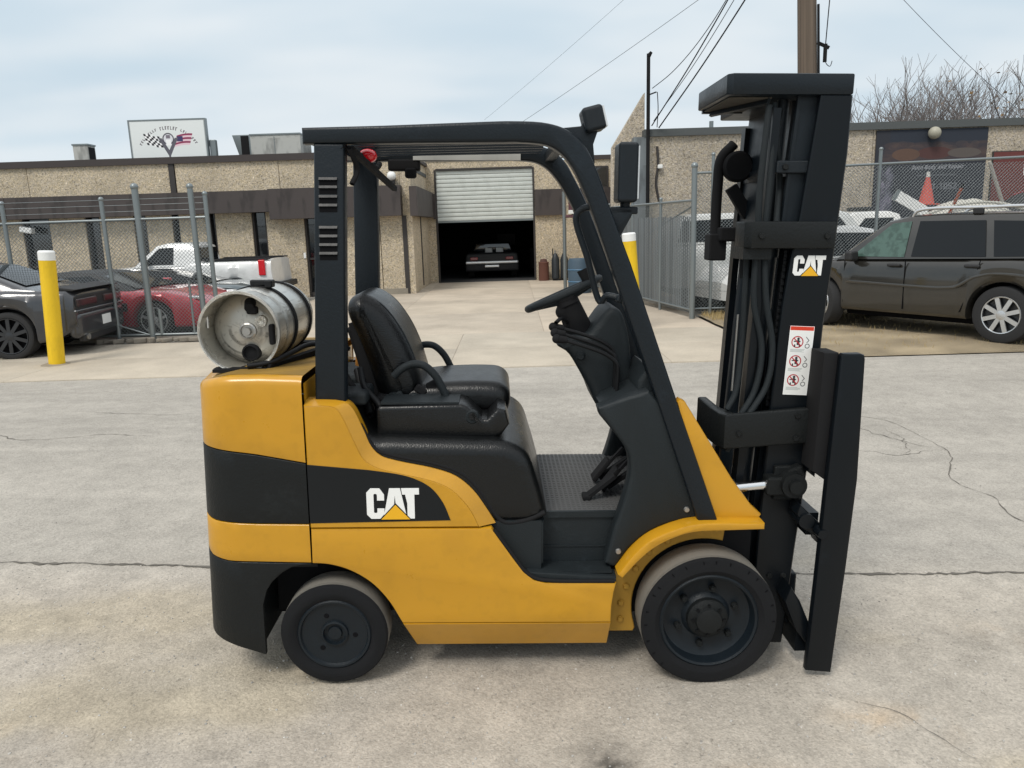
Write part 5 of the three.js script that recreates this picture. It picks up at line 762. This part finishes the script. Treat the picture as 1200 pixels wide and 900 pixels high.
// white vehicles behind the right fence
{
  const c = thing('white_van', 'white van with dark window band behind the fence left of the mast', 'van', [5.08, 0, -15.8], 0.04);
  const p = paint(0.60, 0.61, 0.60, 0.45, 0);
  part('body', [carBody({ top: [[-2.0, 0.6], [-1.96, 1.30], [1.9, 1.30], [2.0, 0.7]], sill: [[-2.0, 0.45], [2.0, 0.4]], half: 0.9, plan: [[-2, 0.95], [-1.8, 1], [1.7, 1], [2, 0.85]], wheels: [-1.2, 1.25], wr: 0.34 })], p, c);
  const cb = { roof: [[-1.95, 1.28], [-1.8, 1.78], [-1.5, 1.86], [1.3, 1.86], [1.5, 1.80], [1.9, 1.28]], belt: [[-1.95, 1.28], [1.9, 1.28]], wb: 0.86, wt: 0.74, yTop: 1.80 };
  part('cabin', cabin(cb), p, c); for (const s of [-1, 1]) { part('side_window', sidePane(cb, [[-1.88, 1.33], [-1.78, 1.73], [-0.1, 1.76], [-0.1, 1.33]], s), M.glassTint, c); part('side_window', sidePane(cb, [[0.0, 1.34], [0.0, 1.74], [1.3, 1.72], [1.6, 1.34]], s), M.glassTint, c); wheelOf(c, -1.2, 0.88, 0.34, 0.22, s, M.alloy, 6); wheelOf(c, 1.25, 0.88, 0.34, 0.22, s, M.alloy, 6); }
  part('underbody', wellFill([-1.4, 1.4], 0.9, 0.9), M.hole, c);
}
{
  const c = thing('white_truck', 'white flatbed truck with a loaded bed behind the dark car', 'truck', [7.75, 0, -15.9], Math.PI - 0.03);
  const p = paint(0.72, 0.72, 0.70, 0.45, 0);
  part('body', carBody({ top: [[-2.9, 0.8], [-2.88, 1.30], [0.5, 1.30], [1.6, 1.18], [2.0, 0.8]], sill: [[-2.9, 0.55], [2.0, 0.45]], half: 0.95, plan: [[-2.9, 0.97], [1.6, 1], [2.0, 0.88]], wheels: [-1.7, 1.3], wr: 0.38 }), p, c);
  const cb = { roof: [[0.08, 1.2], [0.12, 1.75], [0.3, 1.81], [0.95, 1.81], [1.1, 1.75], [1.5, 1.2]], belt: [[0, 1.2], [1.5, 1.18]], wb: 0.90, wt: 0.76, yTop: 1.76 };
  part('cabin', cabin(cb), p, c); for (const s of [-1, 1]) { part('side_window', sidePane(cb, [[0.25, 1.30], [0.25, 1.68], [0.80, 1.68], [1.12, 1.30]], s), M.glassTint, c); wheelOf(c, -1.7, 0.92, 0.38, 0.25, s, M.alloy, 6); wheelOf(c, 1.3, 0.92, 0.38, 0.25, s, M.alloy, 6); }
  part('light_bar', [rbox(0.2, 0.08, 0.8, 0.03, 0.6, 1.86, 0)], M.trim, c); part('bed_side', [span(-2.8, -0.1, 1.31, 1.62, 0.86, 0.92), span(-2.8, -0.1, 1.31, 1.62, -0.92, -0.86), span(-2.84, -2.78, 1.31, 1.62, -0.92, 0.92)], p, c); part('underbody', wellFill([-1.8, 1.5], 0.95, 0.9), M.hole, c);
  part('glass', span(0.10, 0.14, 1.4, 1.75, -0.6, 0.6), M.glassTint, c);
}
{
  const c = thing('white_saloon', 'white car whose windscreen pillar shows between the mast and the dark car', 'car', [5.75, 0, -14.75], Math.PI + 0.25);
  const p = paint(0.72, 0.73, 0.73, 0.4, 0);
  part('body', carBody({ top: [[-2.1, 0.6], [-2.05, 0.95], [-1.4, 1.0], [1.0, 0.96], [1.9, 0.85], [2.1, 0.6]], sill: [[-2.1, 0.4], [2.1, 0.3]], half: 0.86, plan: [[-2.1, 0.88], [-1.7, 1], [1.5, 1], [2.1, 0.8]], wheels: [-1.3, 1.3], wr: 0.32 }), p, c);
  const cb = { roof: [[-1.75, 1.0], [-0.95, 1.48], [-0.5, 1.56], [0.3, 1.54], [0.5, 1.48], [1.2, 0.97]], belt: [[-1.8, 0.98], [1.2, 0.95]], wb: 0.82, wt: 0.62, yTop: 1.5 };
  part('cabin', cabin(cb), p, c); for (const s of [-1, 1]) { part('side_window', sidePane(cb, [[-1.35, 1.03], [-0.85, 1.42], [0.35, 1.45], [0.9, 1.03]], s), M.glassTint, c); wheelOf(c, -1.3, 0.84, 0.32, 0.2, s, M.alloy, 6); wheelOf(c, 1.3, 0.84, 0.32, 0.2, s, M.alloy, 6); }
  part('underbody', wellFill([-1.4, 1.4], 0.86, 0.75), M.hole, c);
}
// ---------------------------------------------------------------- fences, bollards, poles, wires, trees, odds and ends
function meshPanel(a, b, y0, y1, pitch = 0.062, r = 0.0032) {   // woven wire between two ground points
  const A = V(a[0], 0, a[1]), B = V(b[0], 0, b[1]), L = A.distanceTo(B), d = B.clone().sub(A).normalize(), H = y1 - y0, list = [];
  const P = (u, y, o) => [A.x + d.x * u - d.z * o, y, A.z + d.z * u + d.x * o];
  for (let u = -H; u < L; u += pitch) { const u0 = Math.max(0, u), u1 = Math.min(L, u + H); if (u1 - u0 < 0.02) continue; list.push(rod(P(u0, y0 + (u0 - u), r), P(u1, y0 + (u1 - u), r), r, r, 4)); list.push(rod(P(u0, y1 - (u0 - u), -r), P(u1, y1 - (u1 - u), -r), r, r, 4)); }
  return list;
}
const post = (x, z, h, r = 0.03) => [rod([x, 0, z], [x, h, z], r, r, 12), at(clean(new THREE.SphereGeometry(r * 1.25, 10, 6)), x, h, z)];
{
  const f = thing('left_fence', 'grey chain-link fence with tall gate posts in front of the red car', 'fence');
  const Z = -12.72;
  for (const [x, h, r] of [[-18.5, 2.34, 0.03], [-16.0, 2.34, 0.03], [-13.4, 2.34, 0.03], [-10.8, 2.34, 0.03], [-8.26, 2.34, 0.034], [-6.63, 2.36, 0.034]]) part('post', post(x, Z, h, r), M.galv, f);
  part('post', post(-6.06, Z, 2.54, 0.052), M.galv, f, 'thick gate post'); part('post', post(-5.16, Z, 2.52, 0.045), M.galv, f, 'thick gate post'); part('post', post(-4.93, Z, 2.40, 0.036), M.galv, f);
  part('top_rail', [rod([-18.5, 1.98, Z], [-4.93, 2.03, Z], 0.022)], M.galv, f); part('bottom_rail', [rod([-18.5, 0.14, Z], [-4.93, 0.12, Z], 0.022)], M.galv, f);
  for (const b of [rod([-6.63, 0.3, Z + 0.01], [-6.10, 0.12, Z + 0.01], 0.014), rod([-5.9, 0.12, Z], [-5.9, 0.55, Z], 0.03), rod([-5.35, 0.12, Z], [-5.35, 1.0, Z], 0.02)]) part('brace', b, M.galv, f);
  tag(part('chain_mesh', meshPanel([-14, Z], [-4.93, Z], 0.10, 2.02), M.galv, f), null, null, null, 'stuff');
  for (const y of [2.14, 2.24, 2.33]) part('barbed_wire', rod([-18.5, y, Z], [-4.95, y + 0.02, Z], 0.004, 0.004, 5), M.galv, f);
  const bl = []; for (let i = 0; i < 14; i++) bl.push(rbox(0.10 + 0.12 * hash2(i, 1, 9), 0.06 + 0.05 * hash2(i, 2, 9), 0.1, 0.02, -6.9 + i * 0.16 + 0.08 * hash2(i, 3, 9), 0.05, Z + 0.14 + 0.06 * hash2(i, 4, 9), 0, hash2(i, 5, 9), 0));
  const st = part('rubble', bl, conc(0.30, 0.27, 0.23), f, 'small stones along the fence foot'); st.userData.kind = 'stuff';
}
{ // open gate leaf running back along the drive, woven with strips
  const f = thing('slatted_gate', 'grey slatted chain-link gate standing open along the driveway right side', 'fence');
  const a = [3.24, -13.62], b = [2.05, -20.4]; const d = V(b[0] - a[0], 0, b[1] - a[1]), L = d.length(); d.normalize(); const P = (u, y, o = 0) => [a[0] + d.x * u - d.z * o, y, a[1] + d.z * u + d.x * o];
  const slatM = [M.slat, mat(0.11, 0.125, 0.135, 0.65), mat(0.16, 0.175, 0.185, 0.6)];
  part('post', post(a[0], a[1], 2.66, 0.05), M.galv, f, 'tall corner post'); for (const u of [1.6, 3.3, 5.0, L]) part('post', post(...[P(u, 0)[0], P(u, 0)[2]], 2.16, 0.03), M.galv, f);
  part('top_rail', rod(P(0, 2.08), P(L, 2.10), 0.024), M.galv, f); part('bottom_rail', rod(P(0, 0.16), P(L, 0.16), 0.02), M.galv, f); part('brace', rod(P(0.05, 2.0, 0.03), P(3.3, 1.3, 0.03), 0.016), M.galv, f);
  for (let i = 0; i < 74; i++) { const u = 0.08 + i * (L - 0.15) / 74; if (u > L - 0.05) break; part('slat', bar(P(u, 0.12 + 0.03 * hash2(i, 2, 2)), P(u + 0.004, 1.80 + 0.03 * hash2(i, 1, 2)), 0.058, 0.007), slatM[Math.floor(hash2(i, 7, 7) * 3)], f); }
  f.children.filter((o) => o.name === 'slat').forEach((o) => { const g = o.geometry; g.computeBoundingBox(); const c = g.boundingBox.getCenter(V(0, 0, 0)); g.translate(-c.x, -c.y, -c.z); g.rotateY(-Math.atan2(d.z, d.x)); o.position.copy(c); });
  tag(part('chain_mesh', meshPanel(a, b, 0.1, 2.08), M.galv, f), null, null, null, 'stuff');
}
{
  const f = thing('right_fence', 'chain-link fence behind the dark car and across the mural', 'fence');
  const Z = -13.85; for (const x of [3.62, 6.55, 9.78, 13.1, 15.5]) part('post', post(x, Z, 2.86, 0.03), M.galv, f);
  part('top_rail', rod([3.3, 2.55, Z], [16, 2.78, Z], 0.022), M.galv, f); part('bottom_rail', rod([3.3, 0.16, Z], [16, 0.16, Z], 0.018), M.galv, f); tag(part('chain_mesh', meshPanel([3.3, Z], [12, Z], 0.1, 2.58), M.galv, f), null, null, null, 'stuff');
}
{ // far post with its bracket at the end of the drive
  const p = thing('steel_post', 'slim grey post with a bracket beside the garage wall', 'post', [1.47, 0, -21.0]);
  part('pole', rod([0, 0, 0], [0, 2.6, 0], 0.05), M.galv, p); part('bracket', [rbox(0.5, 0.08, 0.08, 0.02, 0.28, 1.95, 0), rbox(0.35, 0.3, 0.06, 0.02, 0.3, 2.25, -0.1)], M.tail.clone ? mat(0.12, 0.05, 0.06, 0.6) : M.tail, p); part('sign_plate', rbox(0.34, 0.10, 0.02, 0.008, 0.28, 2.06, 0.06), M.white, p);
}
function bollard(x, z, h, r, tilt, label) {
  const b = thing('bollard', label, 'bollard', [x, 0, z], 0, 'yellow bollards at the driveway'); b.rotation.z = tilt;
  part('shaft', [rod([0, 0, 0], [0, h - 0.12, 0], r, r, 32)], M.bollard, b); part('cap', latheY([[r + 0.001, h - 0.13], [r + 0.002, h - 0.02], [r - 0.015, h], [0, h + 0.004]]), M.white, b); part('footing', latheY([[r + 0.10, 0.006], [r + 0.06, 0.022], [r, 0.03]]), conc(0.36, 0.31, 0.24), b);
}
function latheY(p) { return clean(toCreasedNormals(clean(new THREE.LatheGeometry(p.map(([a, b]) => new THREE.Vector2(a, b)), 32)), 0.7)); }
bollard(-6.44, -10.58, 1.60, 0.105, -0.055, 'yellow bollard with white top beside the grey coupe');
bollard(2.02, -12.3, 1.58, 0.108, 0.075, 'yellow bollard with white top seen past the forklift front leg');
// cylinders and drum by the garage
{
  const a = thing('drum', 'small rust-brown drum standing against the garage wall', 'drum', [1.02, 0, -24.35]); part('shell', latheY([[0, 0], [0.16, 0], [0.165, 0.2], [0.16, 0.55], [0.17, 0.58], [0.15, 0.6], [0, 0.6]]), mat(0.12, 0.05, 0.035, 0.9), a); part('lid', latheY([[0.12, 0.6], [0.10, 0.68], [0, 0.7]]), mat(0.10, 0.05, 0.04, 0.9), a);
  const t = thing('welding_bottle', 'dark gas bottles on a trolley beside the rust-brown drum', 'gas bottle', [1.52, 0, -24.3]); for (const x of [-0.13, 0.15]) { part('bottle', latheY([[0, 0], [0.12, 0.01], [0.125, 0.6], [0.07, 0.75], [0.04, 0.8], [0, 0.8]]).translate(x, 0.06, 0), mat(0.02, 0.025, 0.03, 0.5), t); part('valve', rod([x, 0.84, 0], [x, 0.95, 0], 0.03), M.steel, t); } part('trolley', [bar([-0.2, 0.05, -0.15], [-0.2, 1.0, -0.2], 0.03, 0.03), bar([0.22, 0.05, -0.15], [0.22, 1.0, -0.2], 0.03, 0.03), span(-0.22, 0.24, 0.02, 0.05, -0.15, 0.15)], M.dark, t);
  const h = thing('blue_barrel', 'blue barrel behind the mesh at the end of the driveway', 'barrel', [1.75, 0, -19.6]); part('shell', latheY([[0, 0], [0.28, 0], [0.30, 0.1], [0.30, 0.8], [0.27, 0.88], [0, 0.88]]), mat(0.05, 0.085, 0.12, 0.6), h); part('rib', [latheY([[0.30, 0.28], [0.315, 0.30], [0.30, 0.32]]), latheY([[0.30, 0.58], [0.315, 0.60], [0.30, 0.62]])], mat(0.05, 0.13, 0.22, 0.5), h);
}
// utility pole
{
  const p = thing('utility_pole', 'brown wooden utility pole rising behind the mast top', 'utility pole', [5.10, 0, -13.0]);
  part('pole', rod([0, 0, 0], [-0.52, 9.5, 0], 0.165, 0.125, 20), M.wood, p);
  const br = part('bracket', [bar([0.32, 4.45, 0.05], [0.50, 4.36, 0.08], 0.05, 0.05), rod([0.44, 4.15, 0.08], [0.44, 4.42, 0.08], 0.03), tube([[0.42, 4.3, 0.08], [0.46, 4.12, 0.1], [0.52, 4.08, 0.1], [0.55, 4.16, 0.1]], 0.006, 20, 6), tube([[0.44, 4.4, 0.08], [0.48, 5.5, 0.1], [0.56, 7.5, 0.1]], 0.008, 20, 6)], M.dark, p);
  br.position.x = -0.42; part('conduit', rod([0.12, 0.2, 0.12], [-0.14, 5, 0.12], 0.02), M.dark, p);
}
{ const p = thing('slim_mast', 'thin dark service mast on the left corner of the right building', 'mast', [3.16, 0, -17.8]); part('pole', rod([0, 0, 0], [0.0, 5.35, 0], 0.045, 0.04, 12), M.dark, p); part('weatherhead', [rod([0, 5.3, 0], [0.06, 5.38, 0.03], 0.05, 0.03), rod([0.03, 4.5, 0], [0.18, 4.55, 0], 0.015), tube([[0.20, 4.55, 0], [0.22, 4.2, 0], [0.20, 3.8, 0]], 0.010, 16, 6)], M.dark, p); }
function wire(label, a, b, sag, r) { const m = V((a[0] + b[0]) / 2, (a[1] + b[1]) / 2 - sag, (a[2] + b[2]) / 2); tag(part('power_line', tube([a, [mix(a[0], m.x, 0.5), mix(a[1], m.y, 0.5) - sag * 0.25, mix(a[2], m.z, 0.5)], [m.x, m.y, m.z], [mix(b[0], m.x, 0.5), mix(b[1], m.y, 0.5) - sag * 0.25, mix(b[2], m.z, 0.5)], b], r, 40, 6), M.hose, scene), label, 'cable', 'overhead cables'); }
wire('thick overhead cable, rightmost, dropping to the corner of the right building', [3.42, 3.80, -17.9], [6.35, 9.2, -13.2], 0.25, 0.016);
wire('overhead cable nearest left of the thick one', [3.26, 3.85, -17.9], [5.75, 9.2, -13.2], 0.3, 0.014);
wire('thin overhead cable twisted beside its darker neighbour', [3.30, 3.95, -17.9], [5.90, 9.3, -13.1], 0.45, 0.008);
wire('slack cable looping from the slim mast to the cable bundle', [3.24, 4.62, -17.75], [4.55, 6.2, -16.2], 0.22, 0.009);
wire('long faint cable passing over the slim mast top', [-1.5, 4.4, -30], [5.0, 6.65, -15.5], 0.1, 0.0055);
wire('faint high cable far to the left of the others', [-1.0, 6.2, -34], [5.2, 8.6, -18], 0.1, 0.0038);
wire('thin cable crossing the sky above the bare trees', [6.25, 6.6, -15], [11.2, 3.9, -17.5], 0.1, 0.0045);
// bare trees beyond the right building
function bareTree(name, label, x, z, h, seed, leaves, spread) {
  const t = thing(name, label, 'tree', [x, 0, z], 0, 'bare trees behind the right building'), rnd = mulberry(seed), trunk = [], limb = [], twig = [], leaf = [];
  const grow = (p, d, L, r, lvl) => {
    const q = p.clone(); let dir = d.clone(); const n = 3; let prev = p.clone();
    for (let i = 0; i < n; i++) { dir.add(V((rnd() - 0.5) * 0.30, 0.02, (rnd() - 0.5) * 0.30)).normalize(); q.addScaledVector(dir, L / n); (lvl < 1 ? trunk : lvl < 3 ? limb : twig).push(rod(prev.toArray(), q.toArray(), r * (1 - i / n * 0.35), r * (1 - (i + 1) / n * 0.35), lvl < 2 ? 7 : 4)); prev = q.clone();
      if (lvl > 0 && lvl < 5 && i < n - 1) { const s = V(rnd() - 0.5, 0.15 + rnd() * 0.3, rnd() - 0.5).normalize().multiplyScalar(0.55).add(dir).normalize(); grow(q.clone(), s, L * (0.5 + 0.25 * rnd()), r * 0.42, lvl + 1); } }
    if (lvl >= 5 || (lvl === 4 && rnd() < 0.2)) { if (leaves && rnd() < leaves) { const g = new THREE.PlaneGeometry(0.12, 0.09); g.rotateX(rnd() * 3); g.rotateY(rnd() * 6); g.translate(q.x, q.y, q.z); leaf.push(clean(g)); } return; }
    const k = lvl === 0 ? 6 : 2 + (rnd() < 0.5 ? 1 : 0);
    for (let i = 0; i < k; i++) { const a = (i + rnd() * 0.6) / k * 6.283, s = spread * (lvl === 0 ? 0.75 + 0.3 * rnd() : 0.35 + 0.4 * rnd()); const nd = dir.clone().add(V(Math.cos(a) * s, 0.1, Math.sin(a) * s)).normalize(); grow(q.clone(), nd, L * (lvl === 0 ? 0.9 : 0.62 + 0.2 * rnd()), r * 0.58, lvl + 1); }
  };
  grow(V(0, 0, 0), V(0, 1, 0), h * 0.36, 0.12, 0);
  part('trunk', trunk, M.bark, t); part('limbs', limb, M.bark, t); part('crown', twig, M.bark, t); if (leaf.length) tag(part('leaves', leaf, M.leaf, t), null, null, null, 'stuff');
}
bareTree('bare_tree', 'leafless tree right behind the mast top, leftmost of the bare trees', 15.4, -31, 5.9, 11, 0, 1.0);
bareTree('bare_tree', 'tall leafless tree at right with a few brown leaves', 20.2, -31, 6.3, 23, 0.05, 0.9);
bareTree('bare_tree', 'slender leafless tree between the leftmost bare tree and the tall one', 17.6, -33, 5.6, 47, 0, 0.95);
bareTree('bare_tree', 'leafless tree cut by the right edge of the photo', 23.8, -32, 6.0, 31, 0.0, 0.9);
// load on the white truck
{
  const k = thing('traffic_cone', 'orange-red traffic cone with pale tip on the white truck load', 'traffic cone', [8.5, 1.90, -15.9]); part('body', latheY([[0.19, 0.02], [0.17, 0.04], [0.045, 0.62], [0.04, 0.64]]), mat(0.45, 0.075, 0.055, 0.7), k); part('tip', latheY([[0.046, 0.63], [0.035, 0.74], [0, 0.75]]), mat(0.55, 0.53, 0.5, 0.6), k); part('base', rbox(0.42, 0.03, 0.42, 0.01, 0, 0.015, 0), mat(0.4, 0.06, 0.04, 0.7), k); k.scale.setScalar(0.88);
  const s = thing('white_sheet', 'crumpled pale sheet heaped over the white truck bed', 'sheet', [9.2, 1.60, -15.9]); const rows = []; for (let j = 0; j <= 10; j++) { const r = []; for (let i = 0; i <= 24; i++) { const u = i / 24, v = j / 10; r.push([-0.85 + 1.9 * u, 0.05 + 0.34 * Math.sin(Math.PI * u) * Math.sin(Math.PI * v) * (0.7 + 0.6 * fbm(u * 5, v * 4, 0, 3, 3)), -0.7 + 1.4 * v]); } rows.push(r); } part('cloth', grid(rows), mat(0.50, 0.485, 0.43, 0.9), s); part('fold', [tube([[-1.1, 0.10, 0.68], [-0.4, 0.28, 0.6], [0.4, 0.30, 0.55], [1.1, 0.1, 0.65]], 0.03, 20, 6)], mat(0.50, 0.485, 0.43, 0.9), s);
  const w = thing('white_board', 'short pale board tilted against the truck cab left of the cone', 'board', [8.0, 1.93, -15.5]); part('plank', box(0.72, 0.20, 0.05, 0, 0, 0, 0, 0, -0.52), M.white, w); part('end', box(0.06, 0.22, 0.06, -0.32, 0.18, 0, 0, 0, -0.52), M.galv, w);
  const l = thing('timber_pole', 'leaning grey wooden pole standing in the truck bed', 'pole', [9.7, 1.70, -15.6]); part('shaft', rod([0.25, 0, 0], [-0.15, 0.95, 0], 0.035), mat(0.30, 0.28, 0.25, 0.9), l); part('tip', rod([-0.15, 0.95, 0], [-0.17, 1.0, 0], 0.03), mat(0.36, 0.34, 0.30, 0.9), l);
  const r = thing('rusty_rod', 'short rust-red rod leaning over the dark car roof', 'rod', [8.75, 1.6, -15.3]); part('shaft', rod([-0.14, 0, 0.0], [0.10, 0.6, 0], 0.03), mat(0.20, 0.045, 0.02, 0.8), r); part('handle', rod([0.10, 0.6, 0], [0.12, 0.68, 0], 0.035), M.dark, r);
  const t = thing('black_tarp', 'black tarpaulin lump at the right end of the truck load', 'tarpaulin', [10.6, 1.7, -15.9]); const rr = []; for (let j = 0; j <= 8; j++) { const q = []; for (let i = 0; i <= 18; i++) { const u = i / 18, v = j / 8; q.push([-0.75 + 1.5 * u, 0.02 + 0.42 * Math.pow(Math.sin(Math.PI * u), 1.3) * Math.sin(Math.PI * v) * (0.7 + 0.5 * fbm(u * 6, v * 5, 0, 8, 3)), -0.6 + 1.2 * v]); } rr.push(q); } part('cloth', grid(rr), M.trim, t); part('rope', tube([[-0.4, 0.35, 0.1], [0, 0.46, 0.15], [0.4, 0.3, 0.2]], 0.015, 16, 6), M.tail, t);
}
// ---------------------------------------------------------------- draw
const renderer = new THREE.WebGLRenderer({ antialias: true });
renderer.toneMapping = THREE.LinearToneMapping;
renderer.toneMappingExposure = EXPOSURE;
renderer.shadowMap.enabled = true;
renderer.shadowMap.type = THREE.PCFSoftShadowMap;
renderer.setSize(1024, 768);
scene.environmentIntensity = 1;
scene.traverse((o) => { if (o.isMesh) { o.castShadow = true; o.receiveShadow = true; } });
renderer.render(scene, camera);
